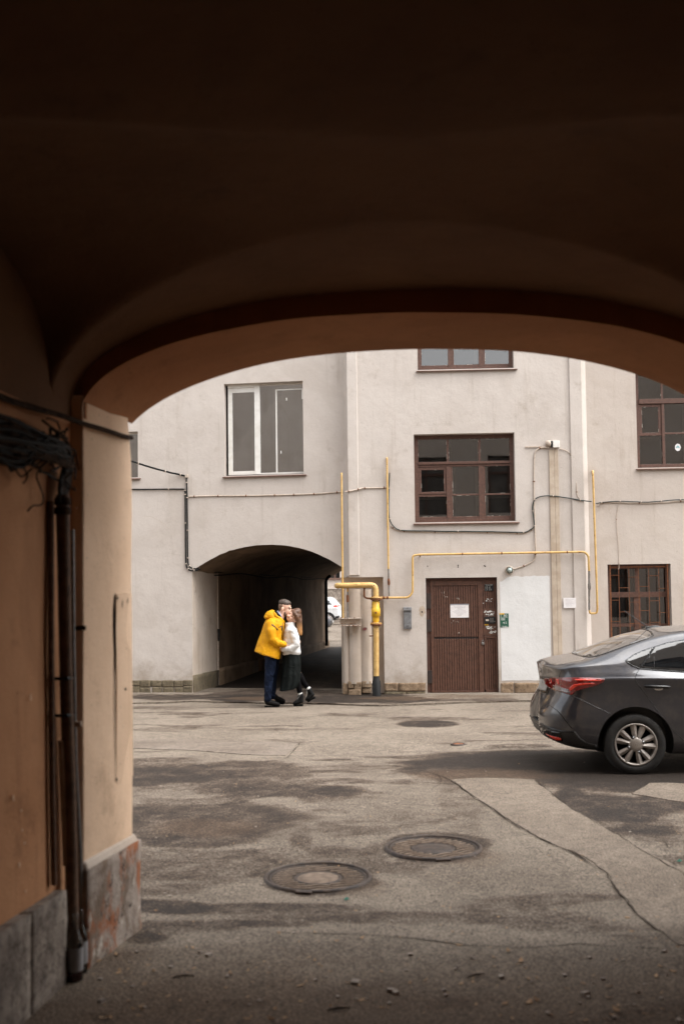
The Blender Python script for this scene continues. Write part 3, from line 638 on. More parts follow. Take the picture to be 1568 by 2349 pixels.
# freshly painted white field beside the door
u0, u1, z0, z1 = WC.rect(1144, 1322, 1262, 1561)
mb = MB(); top = []; n = 40
for i in range(n + 1):
    u = u0 + .03 + (u1 - u0 - .03) * i / n; q = i / n; top.append((u, z1 - .10 * (1 - sstep(.0, .2, q)) + .03 * noise.noise(Vector((u * 9, 2, 2)))))
mb.grid([[WC.at(u, z0 + .01 * noise.noise(Vector((u * 7, 1, 1))), .003) for u, z in top], [WC.at(u, z, .003) for u, z in top]], False); mb.build('paint_field', 'white_patch', fac)

# ------------------------------------------------------------------ windows
def room(W, r, o, parent, depth=1.2):
    u0, u1, z0, z1 = r; mb = MB(); a, b, c, d = u0 - .25, u1 + .25, z0 - .2, z1 + .15
    P = lambda u, z, q: W.at(u, z, q)
    q0, q1 = o, o - depth
    mb.quad(P(a, c, q1), P(b, c, q1), P(b, d, q1), P(a, d, q1)); mb.quad(P(a, c, q0), P(a, c, q1), P(a, d, q1), P(a, d, q0)); mb.quad(P(b, c, q0), P(b, c, q1), P(b, d, q1), P(b, d, q0))
    mb.quad(P(a, c, q0), P(b, c, q0), P(b, c, q1), P(a, c, q1)); mb.quad(P(a, d, q0), P(b, d, q0), P(b, d, q1), P(a, d, q1))
    holes_wall(mb, W, a, b, c, d, [r], q0); return mb.build('room', 'room', parent)
def reveals(W, r, dep, parent, mt='facade'):
    u0, u1, z0, z1 = r; P = W.at; mb = MB()
    mb.quad(P(u0, z0, 0), P(u0, z1, 0), P(u0, z1, -dep), P(u0, z0, -dep)); mb.quad(P(u1, z0, 0), P(u1, z1, 0), P(u1, z1, -dep), P(u1, z0, -dep))
    mb.quad(P(u0, z1, 0), P(u1, z1, 0), P(u1, z1, -dep), P(u0, z1, -dep)); mb.quad(P(u0, z0, 0), P(u1, z0, 0), P(u1, z0, -dep), P(u0, z0, -dep)); return mb.build('reveal', mt, parent)
def window(W, r, dep, bars, panes, fm, gm='pane_glass', sill='sill_metal', sill_drop=.05, extra=None, putty=True):
    """bars / panes in fractions of the opening, origin at its top left"""
    u0, u1, z0, z1 = r; w_, h_ = u1 - u0, z1 - z0; wn = part_empty('window', fac)
    U = lambda f: u0 + f * w_; Z = lambda f: z1 - f * h_
    reveals(W, r, dep, wn)
    for nm, a, b, c, d, o0, o1 in bars:
        mb = MB(); mb.wbox(W, U(a), U(c), Z(d), Z(b), -dep + o0, -dep + o1); mb.build(nm, fm, wn, .004)
    for a, b, c, d in panes:
        mb = MB(); mb.wbox(W, U(a), U(c), Z(d), Z(b), -dep + .018, -dep + .022); mb.build('pane', gm, wn)
        if putty:
            mb = MB()
            for _ in range(9):
                side = random.choice('lrtb'); ln = random.uniform(.015, .10) * random.choice((.4, 1)); th = random.uniform(.002, .006); fu = random.random(); 
                if side in 'lr':
                    uu = U(a) if side == 'l' else U(c) - th; zz = Z(d) + (Z(b) - Z(d) - ln) * fu; mb.wbox(W, uu, uu + th, zz, zz + ln, -dep + .023, -dep + .03)
                else:
                    zz = Z(d) if side == 'b' else Z(b) - th; uu = U(a) + (U(c) - U(a) - ln) * fu; mb.wbox(W, uu, uu + ln, zz, zz + th, -dep + .023, -dep + .03)
            mb.build('flaked_putty', 'flaked_putty', wn)
    mb = MB(); s0, s1 = u0 - .03, u1 + .06
    p = [W.at(s0, z0 - sill_drop, .05), W.at(s1, z0 - sill_drop, .05), W.at(s1, z0 - .012, -dep + .03), W.at(s0, z0 - .012, -dep + .03), W.at(s0, z0 - sill_drop + .02, .055), W.at(s1, z0 - sill_drop + .02, .055), W.at(s1, z0 + .02, -dep + .03), W.at(s0, z0 + .02, -dep + .03)]
    mb.hexa(p)
    if sill: mb.build('sill', sill, wn, .003)
    room(W, r, -dep - .06, wn)
    return wn, U, Z
def brown_bars(full=True):
    B = [('frame_stile', 0, 0, .045, 1, -.05, .045), ('frame_stile', .96, 0, 1, 1, -.05, .045), ('frame_head', .046, 0, .959, .045, -.05, .044), ('frame_foot', .046, .955, .959, 1, -.05, .05),
         ('transom', .046, .305, .959, .335, -.04, .065), ('transom', .046, .336, .959, .362, -.04, .04), ('mullion', .33, .0455, .352, .3045, -.03, .03), ('mullion', .648, .0455, .672, .3045, -.03, .03),
         ('mullion', .323, .3625, .366, .954, -.04, .05), ('mullion', .646, .3625, .69, .954, -.04, .05),
         ('glazing_bar', .0455, .672, .3225, .70, -.02, .035), ('glazing_bar', .3665, .672, .6455, .692, -.02, .03), ('glazing_bar', .6905, .672, .9595, .692, -.02, .03),
         ('sash_rail', .0455, .3625, .3225, .395, -.02, .03), ('sash_rail', .0455, .645, .3225, .671, -.02, .045), ('sash_stile', .0455, .3955, .072, .6445, -.02, .03), ('sash_stile', .298, .3955, .3225, .6445, -.02, .03),
         ('sash_rail', .0455, .93, .3225, .954, -.02, .035), ('sash_rail', .3665, .93, .6455, .954, -.02, .035), ('sash_rail', .6905, .93, .9595, .954, -.02, .04), ('sash_stile', .3665, .3625, .385, .6715, -.02, .03), ('sash_stile', .3665, .6925, .385, .9295, -.02, .03), ('sash_stile', .6905, .3625, .712, .6715, -.02, .03), ('sash_stile', .6905, .6925, .712, .9295, -.02, .03)]
    Pn = [(.044, .044, .331, .306), (.351, .044, .649, .306), (.671, .044, .961, .306), (.071, .394, .299, .646), (.384, .361, .647, .673), (.711, .361, .961, .673), (.044, .699, .324, .931), (.384, .691, .647, .931), (.711, .691, .961, .931)]
    return B, Pn
B, Pn = brown_bars()
wn2, U, Z = window(WC, R_W2, .20, B, Pn, 'brown_wood')
def inner(W, U, Z, wn, rects, mt, o0=-.30, o1=-.275, nm='inner_casing'):
    for a, b, c, d in rects:
        mb = MB(); mb.wbox(W, U(a), U(c), Z(d), Z(b), o0, o1); mb.build(nm, mt, wn, .003)
inner(WC, U, Z, wn2, [(.375, .365, .42, .95), (.617, .365, .65, .95), (.05, .70, .33, .725), (.70, .69, .96, .722), (.36, .05, .382, .30), (.64, .05, .66, .30)], 'cream_frame')
wn3, U, Z = window(WC, R_W3, .20, B, Pn, 'brown_wood')
inner(WC, U, Z, wn3, [(.36, .36, .40, .95), (.60, .36, .65, .95)], 'cream_frame')
B4 = [('frame_stile', 0, 0, .045, 1, -.05, .045), ('frame_stile', .96, 0, 1, 1, -.05, .045), ('frame_head', .046, 0, .959, .045, -.05, .044), ('frame_foot', .046, .955, .959, 1, -.05, .05), ('transom', .046, .295, .959, .345, -.04, .065),
      ('mullion', .262, .3455, .29, .954, -.04, .05), ('mullion', .50, .3455, .53, .954, -.04, .05), ('mullion', .74, .3455, .77, .954, -.04, .05), ('mullion', .262, .0455, .285, .2945, -.03, .03), ('mullion', .74, .0455, .765, .2945, -.03, .03),
      ('glazing_bar', .0455, .635, .2615, .665, -.02, .035), ('glazing_bar', .2905, .635, .4995, .655, -.02, .03), ('glazing_bar', .5305, .635, .7395, .655, -.02, .03), ('sash_rail', .0455, .3455, .2615, .375, -.02, .03), ('sash_stile', .0455, .3755, .075, .6345, -.02, .03), ('sash_stile', .232, .3755, .2615, .6345, -.02, .03)]
P4 = [(.044, .044, .263, .296), (.284, .044, .741, .296), (.764, .044, .961, .296), (.074, .374, .233, .636), (.289, .344, .501, .636), (.529, .344, .741, .636), (.769, .344, .961, .956), (.044, .664, .263, .956), (.289, .654, .501, .956), (.529, .654, .741, .956)]
wn4, U, Z = window(WR, R_W4, .20, B4, P4, 'brown_wood')
inner(WR, U, Z, wn4, [(.29, .36, .31, .95), (.48, .36, .50, .95), (.07, .67, .25, .69)], 'cream_frame')
# round pale sticker with a blue mark on one pane
cu, cz = WR.px(1554, 1026, -.17); mb = MB()
mb.add([WR.at(cu + .055 * math.cos(a) * (1 + .05 * math.cos(7 * a)), cz + .07 * math.sin(a) * (1 + .05 * math.cos(7 * a)), -.172) for a in [k * math.pi / 16 for k in range(32)]], [tuple(range(32))]); st = mb.build('sticker', 'paper', wn4)
plain('teal_print', (.16, .42, .45), rough=.7); mb = MB()
for dx in (-.02, .02): mb.add([WR.at(cu + dx + a, cz + b, -.1705) for a, b in ((0, .03), (.016, -.012), (-.016, -.012))], [(0, 1, 2)])
mb.add([WR.at(cu + a, cz + b, -.1702) for a, b in ((0, .045), (.02, 0), (-.02, 0))], [(0, 1, 2)]); mb.build('printed_mark', 'teal_print', wn4)
# barred ground floor window
B5 = [('frame_stile', 0, 0, .06, 1, -.05, .03), ('frame_stile', .94, 0, 1, 1, -.05, .03), ('frame_head', .061, 0, .939, .05, -.05, .029), ('transom', .061, .31, .939, .37, -.04, .05), ('mullion', .46, .051, .52, .309, -.03, .02), ('mullion', .43, .371, .54, 1, -.04, .035), ('glazing_bar', .061, .66, .429, .70, -.02, .02), ('glazing_bar', .541, .665, .939, .695, -.02, .02), ('sash_stile', .38, .371, .429, .659, -.02, .02)]
P5 = [(.06, .05, .461, .311), (.519, .05, .941, .311), (.06, .369, .431, .661), (.539, .369, .941, .666), (.06, .699, .431, 1), (.539, .694, .941, 1)]
wn5, U, Z = window(WR, R_W5, .16, B5, P5, 'brown_wood', sill=None, putty=False)
inner(WR, U, Z, wn5, [(.40, .05, .45, .30), (.34, .38, .39, .65)], 'cream_frame')
gr = part_empty('window_grille', fac)
def gbar(a, b, c, d, th=.006, o=-.05):
    mb = MB(); mb.wbox(WR, U(a) - th, U(c) + th, Z(d) - th, Z(b) + th, o - th, o + th); mb.build('grille_bar', 'rust', gr)
for x in (.045, .955): gbar(x, 0, x, 1, .011, -.03)
gbar(.06, .03, .94, .03, .008, -.045)
for i, x in enumerate((.185, .345, .50, .66, .82)): gbar(x, .03, x, 1, .005)
for j, y in enumerate((.12, .25, .40, .52, .64, .78, .90)):
    for i, (a, b) in enumerate(((.06, .185), (.185, .345), (.345, .50), (.50, .66), (.66, .82), (.82, .94))):
        if (i + j) % 2 == 0: gbar(a, y + .012 * ((i * 7 + j * 3) % 3), b, y + .012 * ((i * 7 + j * 3) % 3), .0045)
# modern white window on the tunnel wing
B1 = [('frame_stile', .03, .035, .085, .985, -.05, .045), ('frame_head', .03, .0, .37, .034, -.05, .06), ('sash_rail', .0855, .035, .37, .085, -.05, .04), ('sash_rail', .0855, .945, .37, .985, -.05, .04), ('mullion', .371, .0, .44, .985, -.05, .06), ('frame_head', .441, .0, 1, .022, -.05, .02), ('frame_stile', .985, .023, 1, .985, -.05, .02), ('frame_foot', .441, .965, .984, .985, -.05, .02)]
P1 = [(.084, .084, .372, .946), (.439, .021, .987, .967)]
wn1, U, Z = window(WL, R_W1, .17, B1, P1, 'white_frame', 'double_glass', putty=False)
inner(WL, U, Z, wn1, [(.637, .065, .656, .985), (.6565, .065, .99, .076), (.970, .0765, .985, .18)], 'white_frame', -.147, -.143)
inner(WL, U, Z, wn1, [(.77, .16, .785, .19), (.695, .735, .708, .765)], 'white_frame', -.147, -.140, 'handle')
wn0, U, Z = window(WL, R_W0, .17, [('frame_stile', 0, 0, .04, 1, -.05, .03), ('frame_head', .041, 0, 1, .03, -.05, .03), ('mullion', .48, .031, .52, 1, -.05, .04)], [(.04, .03, .481, 1), (.519, .03, 1, 1)], 'white_frame', 'double_glass', putty=False)

# ------------------------------------------------------------------ plank door
u0, u1, z0, z1 = R_D; dr = part_empty('door', fac); dep = .13; w_ = u1 - u0; zb = .03
reveals(WC, (u0, u1, z0, z1), dep + .05, dr)
mb = MB(); mb.quad(WC.at(u0 - .02, z0, -dep - .05), WC.at(u1 + .02, z0, -dep - .05), WC.at(u1 + .02, z1 + .02, -dep - .05), WC.at(u0 - .02, z1 + .02, -dep - .05)); mb.build('backing', 'door_dark', dr)
DU = lambda x: WC.px(x, 1460, -dep)[0]; DZ = lambda y: WC.px(1060, y, -dep)[1]
dv = lambda cx: 955.5 + cx * .15625 - (0.0)           # door close-up px -> tracing x ; y: 1298.5 + cy*.15625
def dx(cx, cy=1000): return DU((1560 + cx * .25510) * .6125 - (cy - 1000) * .0042)
def dz(cy): return DZ((2120 + cy * .25510) * .6125)
def dbox(nm, a, b, c, d, o0, o1, mt, par=None, bev=.003):
    mb = MB(); mb.wbox(WC, dx(a), dx(c), max(dz(d), zb), dz(b), -dep + o0, -dep + o1); return mb.build(nm, mt, par or dr, bev)
dbox('frame_head', 128, 158, 1185, 212, -.04, .035, 'brown_wood_dark'); dbox('frame_stile', 138, 213, 205, 1890, -.04, .01, 'brown_wood_dark'); dbox('frame_stile', 1180, 213, 1212, 1870, -.04, .03, 'brown_wood_dark')
for y0, y1 in ((395, 620), (780, 960), (1530, 1720)): dbox('hinge', 150, y0, 215, y1, .011, .035, 'door_dark')
# moving leaf
dbox('leaf_stile', 207, 214, 252, 1895, -.02, .028, 'door_wood'); dbox('leaf_stile', 905, 214, 975, 1895, -.02, .028, 'door_wood'); dbox('leaf_rail', 253, 214, 904, 285, -.02, .027, 'door_wood'); dbox('leaf_rail', 253, 1830, 904, 1895, -.02, .03, 'door_wood')
dbox('leaf_slot', 253, 1042, 904, 1068, -.02, -.004, 'door_dark')
n = 18; pw = (904 - 253) / n
for i in range(n):
    a = 253 + i * pw
    for y0, y1 in ((286, 1041), (1069, 1829)): dbox('plank', a + 3.2, y0, a + pw - 3.2, y1, -.02, .012 + random.uniform(-.004, .004), 'door_wood', bev=.005)
# fixed side panel
dbox('panel_rail', 980, 213, 1180, 372, -.02, .012, 'door_wood'); dbox('panel_board', 980, 628, 1180, 1030, -.02, .016, 'door_wood'); dbox('panel_rail', 985, 1034, 1179, 1066, -.02, .02, 'door_wood'); dbox('panel_rail', 1000, 1822, 1179, 1858, -.02, .02, 'door_wood'); dbox('panel_stile', 985, 1067, 1016, 1821, -.02, .018, 'door_wood'); dbox('panel_stile', 1148, 1067, 1179, 1821, -.02, .018, 'door_wood')
for i in range(6): dbox('plank', 982 + i * 33, 373, 982 + i * 33 + 28, 627, -.02, .010 + random.uniform(-.003, .003), 'door_wood', bev=.004)
for i in range(4): dbox('plank', 1018 + i * 32.5, 1068, 1018 + i * 32.5 + 27, 1820, -.02, .010 + random.uniform(-.003, .003), 'door_wood', bev=.004)
# paint chips and torn paper
def scraps(nm, regs, mt, par, o, n, smin, smax):
    mb = MB()
    for a, b, c, d in regs:
        for _ in range(n):
            cx, cy = random.uniform(a, c), random.uniform(b, d); s = random.uniform(smin, smax); k = random.randint(5, 8)
            ang = sorted(random.random() * 6.28 for _ in range(k)); mb.add([WC.at(dx(cx + s * 1.7 * math.cos(t_) * random.uniform(.5, 1.1)), dz(cy + s * math.sin(t_) * random.uniform(.5, 1.1)), -dep + o + random.random() * .0015) for t_ in ang], [tuple(range(k))])
    return mb.build(nm, mt, par)
scraps('paint_chips', [(530, 465, 750, 495), (360, 380, 470, 470), (500, 780, 640, 840), (600, 975, 620, 990)], 'flaked_putty', dr, .0175, 7, 2, 7)
scraps('torn_paper', [(980, 655, 1150, 685), (1020, 700, 1130, 735), (1000, 890, 1170, 925), (1050, 950, 1165, 990)], 'white_ink', dr, .0175, 12, 6, 14)
scraps('torn_paper', [(1025, 480, 1105, 545), (965, 535, 990, 560)], 'white_ink', dr, .0155, 9, 4, 12)
# threshold
mb = MB(); mb.wbox(WC, u0 + .005, u1 - .005, -.1, zb - .004, -dep - .04, .03); mb.build('threshold', 'asphalt_apron', dr, .01)
# ------------------------------------------------------------------ lettering helper
def text(body, W, x, y, size, mt, parent, off, name='lettering', width=None):
    cu = bpy.data.curves.new('txt', 'FONT'); cu.body = body; cu.size = size; cu.align_x = 'LEFT'; cu.fill_mode = 'FRONT'
    to = bpy.data.objects.new('txt', cu); C.objects.link(to); bpy.context.view_layer.update()
    me = bpy.data.meshes.new_from_object(to.evaluated_get(bpy.context.evaluated_depsgraph_get())); bpy.data.objects.remove(to); bpy.data.curves.remove(cu)
    u, z = W.px(x, y, off); sx = 1.0
    if width and len(me.vertices): sx = width / max(v.co.x for v in me.vertices)
    for v in me.vertices: v.co = W.at(u + v.co.x * sx, z + v.co.y, off)
    me.materials.clear(); me.materials.append(MT[mt]); o = bpy.data.objects.new(name, me); C.objects.link(o); o.parent = parent; return o
# ------------------------------------------------------------------ things on the door and on the wall
DOFF = -.13
nb = thing('paper_notice', 'white printed sheet of paper taped to the brown plank door', 'notice')
def wrect(nm, W, x0, y0, x1, y1, o0, o1, mt, par, bev=0):
    u0, u1, z0, z1 = W.rect(x0, y0, x1, y1, o1); mb = MB(); mb.wbox(W, u0, u1, z0, z1, o0, o1); return mb.build(nm, mt, par, bev)
wrect('sheet', WC, 1032.5, 1387, 1074.5, 1417, DOFF + .0175, DOFF + .0195, 'paper', nb); wrect('tape_strip', WC, 1032, 1385.5, 1075, 1388.5, DOFF + .0197, DOFF + .0205, 'grey_ink', nb)
mb = MB()
for i, (a, b) in enumerate(((1040, 1067), (1043, 1065), (1049, 1059), (1046, 1062), (1042, 1067), (1037, 1071), (1040, 1069), (1045, 1062), (1048, 1060), (1050, 1058))):
    y = 1392 + i * 2.25; x = a
    while x < b:
        l = random.uniform(1.2, 3.2); u0, u1, z0, z1 = WC.rect(x, y, min(x + l, b), y + (.75 if i < 3 else .5), DOFF + .0198); mb.wbox(WC, u0, u1, z0, z1, DOFF + .0196, DOFF + .0200); x += l + .5
mb.build('printed_lines', 'grey_ink', nb)
pn = thing('entrance_plate', 'small black entrance number plate at the top of the door side panel', 'number plate')
wrect('plate', WC, 1110.5, 1340.5, 1131.5, 1356, DOFF + .013, DOFF + .020, 'black_plastic', pn, .003)
for s_, x, y, sz in (('ПАРАДНАЯ №1', 1113, 1343.2, .022),): text(s_, WC, x, y, sz, 'white_ink', pn, DOFF + .0208, width=.125)
for k, s_ in enumerate(('1', '2', '3', '4', '5')): text(s_, WC, 1112.6, 1346.6 + k * 2.1, .019, 'white_ink', pn, DOFF + .0208)
for k, s_ in enumerate(('1-3', '4-8', '9-13', '14-18')): text(s_, WC, 1120.5, 1346.8 + k * 2.5, .022, 'white_ink', pn, DOFF + .0208)
wrect('divider', WC, 1116, 1344.5, 1116.5, 1355, DOFF + .0203, DOFF + .0208, 'white_ink', pn)
kp = thing('door_keypad', 'black intercom keypad with square buttons on the door side panel', 'keypad')
wrect('housing', WC, 1110.5, 1415, 1136, 1431, DOFF + .0165, DOFF + .038, 'black_plastic', kp, .004); wrect('screen', WC, 1113.5, 1420.5, 1120.5, 1424.8, DOFF + .0382, DOFF + .0395, 'conduit', kp)
for i in range(3):
    for j in range(4): wrect('button', WC, 1123.2 + i * 2.9, 1418 + j * 2.6, 1125.2 + i * 2.9, 1419.7 + j * 2.6, DOFF + .0382, DOFF + .041, 'steel', kp)
wrect('reader', WC, 1133, 1424.5, 1135.3, 1427, DOFF + .0382, DOFF + .042, 'steel', kp)
stk = wrect('sticker', WC, 1111, 1431.8, 1119.5, 1434.6, DOFF + .0175, DOFF + .019, 'yellow_sticker', None); tag(stk, 'small yellow sticker just under the black keypad on the door', 'sticker')
pk = thing('padlock', 'steel padlock hanging at the edge of the brown door leaf', 'padlock')
u, z = WC.px(1107, 1476, DOFF + .04); mb = MB(); mb.wbox(WC, u - .024, u + .024, z - .03, z + .018, DOFF + .030, DOFF + .052); mb.build('lock_body', 'steel', pk, .006)
mb = MB(); mb.tube(spline([WC.at(u - .015, z + .015, DOFF + .041), WC.at(u - .015, z + .045, DOFF + .041), WC.at(u, z + .06, DOFF + .041), WC.at(u + .015, z + .045, DOFF + .041), WC.at(u + .015, z + .015, DOFF + .041)], 5), .0045, 6); mb.build('shackle', 'steel', pk)
ic = thing('wall_intercom', 'grey metal intercom panel screwed to the plaster left of the door', 'intercom')
wrect('housing', WC, 925, 1393.5, 943.5, 1443, 0, .045, 'grey_plastic', ic, .006); wrect('hood', WC, 924.6, 1393, 943.8, 1401, .0455, .075, 'grey_plastic_light', ic, .006); wrect('face', WC, 926.5, 1406, 942.2, 1438, .0455, .050, 'grey_plastic_light', ic, .002)
for i in range(5):
    for j in range(9): 
        if (i + j) % 5 != 4: wrect('button', WC, 928 + i * 2.7, 1408 + j * 2.7, 929.9 + i * 2.7, 1409.6 + j * 2.7, .0502, .053, 'grey_plastic', ic)
wrect('slot', WC, 931, 1435.5, 937.5, 1437, .0502, .052, 'black_plastic', ic); wrect('screw', WC, 933.4, 1394.5, 934.8, 1396, .0755, .077, 'black_plastic', ic); wrect('screw', WC, 933.6, 1440, 935, 1441.4, .0455, .048, 'black_plastic', ic)
sg = thing('gas_sign', 'small dark green plate with white numbers beside the door', 'sign')
wrect('plate', WC, 1146.5, 1407.5, 1166, 1439.5, .003, .008, 'green_sign', sg)
text('Г-80', WC, 1148, 1415, .062, 'white_ink', sg, .0088, width=.115); text('08', WC, 1148.8, 1423.4, .060, 'white_ink', sg, .0088, width=.062); text('4.5', WC, 1153, 1431.5, .060, 'white_ink', sg, .0088, width=.068); text('т.04-05', WC, 1148.5, 1437.6, .022, 'white_ink', sg, .0088, width=.10)
wrect('ruled_line', WC, 1147.5, 1416.3, 1163.5, 1416.8, .0082, .0088, 'white_ink', sg); wrect('ruled_line', WC, 1157.2, 1417.2, 1157.6, 1423.8, .0082, .0088, 'white_ink', sg); wrect('worn_edge', WC, 1152, 1438.2, 1165.5, 1439.3, .0082, .0090, 'white_ink', sg)
s2 = wrect('sticker', WC, 1145, 1406.8, 1156, 1409.8, .0092, .0105, 'yellow_sticker', None); tag(s2, 'yellow strip of tape at the top of the green plate', 'sticker')
s3 = thing('paper_notice', 'pale paper sheet glued to the plaster between drain channel and yellow pipe', 'notice')
wrect('sheet', WC, 1292, 1371.5, 1320.5, 1395, .0325, .034, 'paper', s3); mb = MB()
for i in range(6):
    u0, u1, z0, z1 = WC.rect(1296, 1375 + i * 3, 1316 - (i * 5) % 7, 1375.4 + i * 3, .0345); mb.wbox(WC, u0, u1, z0, z1, .0341, .0344)
mb.build('printed_lines', 'grey_ink', s3)
# lamp
lp = thing('wall_lamp', 'round glass bulkhead lamp on the wall above the white paint', 'lamp'); lc = WC.pt(1167.5, 1308, .0); Rn = rot_to(WC.n)
mb = MB(); mb.lathe([(0, 0), (.080, 0), (.082, .012), (.070, .03), (.06, .032)], lc, n=24, R=Rn); mb.build('base', 'conduit', lp)
glass('lamp_glass', (.86, .93, .92)); plain('frosted', (.72, .74, .72), rough=.5); mb = MB(); mb.lathe([(.068, .02), (.070, .05), (.062, .085), (.04, .105), (0, .112)], lc, n=24, R=Rn); mb.build('glass_cover', 'lamp_glass', lp)
mb = MB(); mb.lathe([(.022, .02), (.036, .04), (.04, .06), (.03, .08), (0, .092)], lc, n=16, R=Rn); mb.build('bulb', 'frosted', lp)
# box with camera head on the wall
cb = thing('junction_box', 'white wall box with a small camera above the tan channel', 'junction box')
wrect('box', WC, 1268, 1010.5, 1283, 1026, 0, .09, 'white_frame', cb, .005); wrect('dark_gap', WC, 1263, 1011.5, 1267.6, 1024.5, 0, .05, 'black_plastic', cb)
mb = MB(); p = WC.pt(1257, 1017, .05); mb.lathe([(0, -.05), (.045, -.05), (.05, .0), (.045, .05), (0, .05)], p, n=16, R=Matrix.Identity(3)); mb.build('camera_head', 'conduit', cb)
wrect('arm', WC, 1204, 1023.2, 1262, 1026, 0, .02, 'conduit', cb)
# tan vertical channel
du = thing('drain_channel', 'tall tan vertical channel on the wall right of the white paint', 'channel')
ut, ub = WC.px(1272, 1040)[0], WC.px(1272 + 8, 1500)[0]; zt_, zb_ = WC.px(1272, 1031)[1], WC.px(1280, 1508)[1]; um = (ut + ub) / 2 - .02
for a, b in ((um - .085, um + .008), (um + .011, um + .085)):
    mb = MB(); mb.wbox(WC, a, b, zb_, zt_, 0, .022); mb.build('channel_board', 'duct', du, .003)
u, z = WC.px(1286, 1518); mb = MB(); mb.wbox(WC, u - .02, u + .02, z - .02, z + .01, 0, .04); mb.build('clip', 'rust', du)
# nail holes above the door, broken plaster by the door
mb = MB()
for x, y in ((980, 1299), (1110, 1298), (1240.0 - 190, 1297), (1050, 1301), (1112.5, 1299)):
    c = WC.px(x, y); mb.add([WC.at(c[0] + .014 * math.cos(a) * random.uniform(.5, 1.2), c[1] + .014 * math.sin(a), .0025) for a in [k * .9 for k in range(7)]], [tuple(range(7))])
mb.build('nail_hole', 'door_dark', fac)
def wsplat(W, x, y, rx, ry, mt, nm, off=.002, seed=0, n=22):
    rd = random.Random(seed); u, z = W.px(x, y); s = 1 / 122; mb = MB()
    mb.add([W.at(u + rx * s * math.cos(k * 6.283 / n) * rd.uniform(.6, 1.15), z + ry * s * math.sin(k * 6.283 / n) * rd.uniform(.6, 1.15), off) for k in range(n)], [tuple(range(n))]); return mb.build(nm, mt, fac)
wsplat(WC, 968, 1401, 8, 13, 'duct', 'broken_plaster', seed=3); wsplat(WC, 967.5, 1404, 2, 2.4, 'door_dark', 'nail_hole', .0045, 4)
m, t, b = nodes('spray'); tr = N(t, 'BsdfTransparent'); mx = N(t, 'MixShader'); at_ = N(t, 'Attribute', attribute_name='a')
b.inputs['Base Color'].default_value = (.20, .045, .05, 1); b.inputs['Roughness'].default_value = .9
t.links.new(math_n(t, 'MULTIPLY', at_.outputs['Fac'], rng(t, noise_n(t, 60, 3), .3, .6, .6, 1)), mx.inputs[0]); t.links.new(tr.outputs[0], mx.inputs[1]); t.links.new(b.outputs[0], mx.inputs[2]); t.links.new(mx.outputs[0], t.nodes['Material Output'].inputs[0])
mb = MB(); u, z = WC.px(838, 1443); rings = []
for rr in (0.001, .3, .6, .8, 1): rings.append([WC.at(u + .062 * rr * math.cos(k * .314) - .02 * rr, z + .045 * rr * math.sin(k * .314) + .012 * math.cos(k * .314) * rr, .056) for k in range(20)])
mb.grid(rings, True, True); o = mb.build('spray_mark', 'spray', fac); at = o.data.attributes.new('a', 'FLOAT', 'POINT'); at.data.foreach_set('value', [v for v in (1, .95, .6, .25, 0) for _ in range(20)])

# ------------------------------------------------------------------ gas pipes
PO = .30                                   # main pipe stands this far in front of the wall
mp = thing('gas_pipe', 'thick yellow gas pipe with valve rising from a black sleeve', 'pipe')
a = WC.pt(772, 1343.5, PO); k1 = WC.pt(861.5, 1342, PO); k2 = WC.pt(862, 1370, PO); b_ = WC.pt(862.5, 1556, PO); gnd = WC.pt(864, 1604, PO)
mb = MB(); back = a - WC.n * .5
mb.tube(fillet([back, a, k1, k2, WC.pt(862, 1381, PO)], .12, 8), .052, 16); mb.build('main_pipe', 'yellow_rusty', mp)
mb = MB(); mb.tube([WC.pt(862, 1428, PO), WC.pt(862.3, 1500, PO), b_], [.052, .053, .050], 16); mb.build('lower_pipe', 'yellow_rusty', mp)
mb = MB(); mb.tube([WC.pt(862.4, 1551, PO), WC.pt(862.8, 1560, PO), WC.pt(863, 1563, PO), Vector((gnd.x, gnd.y, -.1))], [.054, .060, .077, .079], 16); mb.build('sleeve', 'black_tape', mp)
for yy, mt in ((1371, 'yellow_rusty'), (1375, 'rust'), (1430, 'yellow_paint'), (1433.5, 'rust')):
    c = WC.pt(862, yy, PO); mb = MB(); mb.lathe([(.03, -.012), (.106, -.012), (.108, 0), (.106, .012), (.03, .012)], c, n=24); mb.build('flange', mt, mp)
    for k in range(4):
        q = c + Vector((.085 * math.cos(k * 1.571 + .785), .085 * math.sin(k * 1.571 + .785), 0)); mb = MB(); mb.lathe([(0, -.03), (.013, -.03), (.013, .03), (0, .03)], q, n=6); mb.build('bolt', 'rust', mp)
v0, v1 = WC.pt(862, 1380, PO), WC.pt(862, 1428, PO); H = v0.z - v1.z
mb = MB(); mb.lathe([(.05, 0), (.055, .02), (.062, .10 * H + .03), (.064, .28 * H), (.082, .30 * H), (.082, .66 * H), (.068, .70 * H), (.068, .97 * H), (.055, H)], v1, n=24); vb = mb.build('valve_body', 'bright_yellow', mp)
mb = MB(); mb.tube([v1 + Vector((0, 0, .47 * H)) + WC.n * .07, v1 + Vector((0, 0, .47 * H)) + WC.n * .125], .019, 8); mb.build('spindle', 'rust', mp)
mb = MB(); q = WC.pt(856, 1459, PO); mb.tube([q, q - WC.d * .075], .011, 8); mb.build('stub', 'rust', mp)
def pipe(nm, label, path, r, mt, W=WC, off=.05, f=.06, hook=True, n=10, group='thin yellow gas pipes on the wall'):
    th = thing(nm, label, 'pipe', group); P = [W.pt(x, y, off) for x, y in path]
    if hook: P = [P[0] - W.n * (off + .02)] + P
    mb = MB(); mb.tube(fillet(P, f, 6), r, n); mb.build('pipe', mt, th); return th
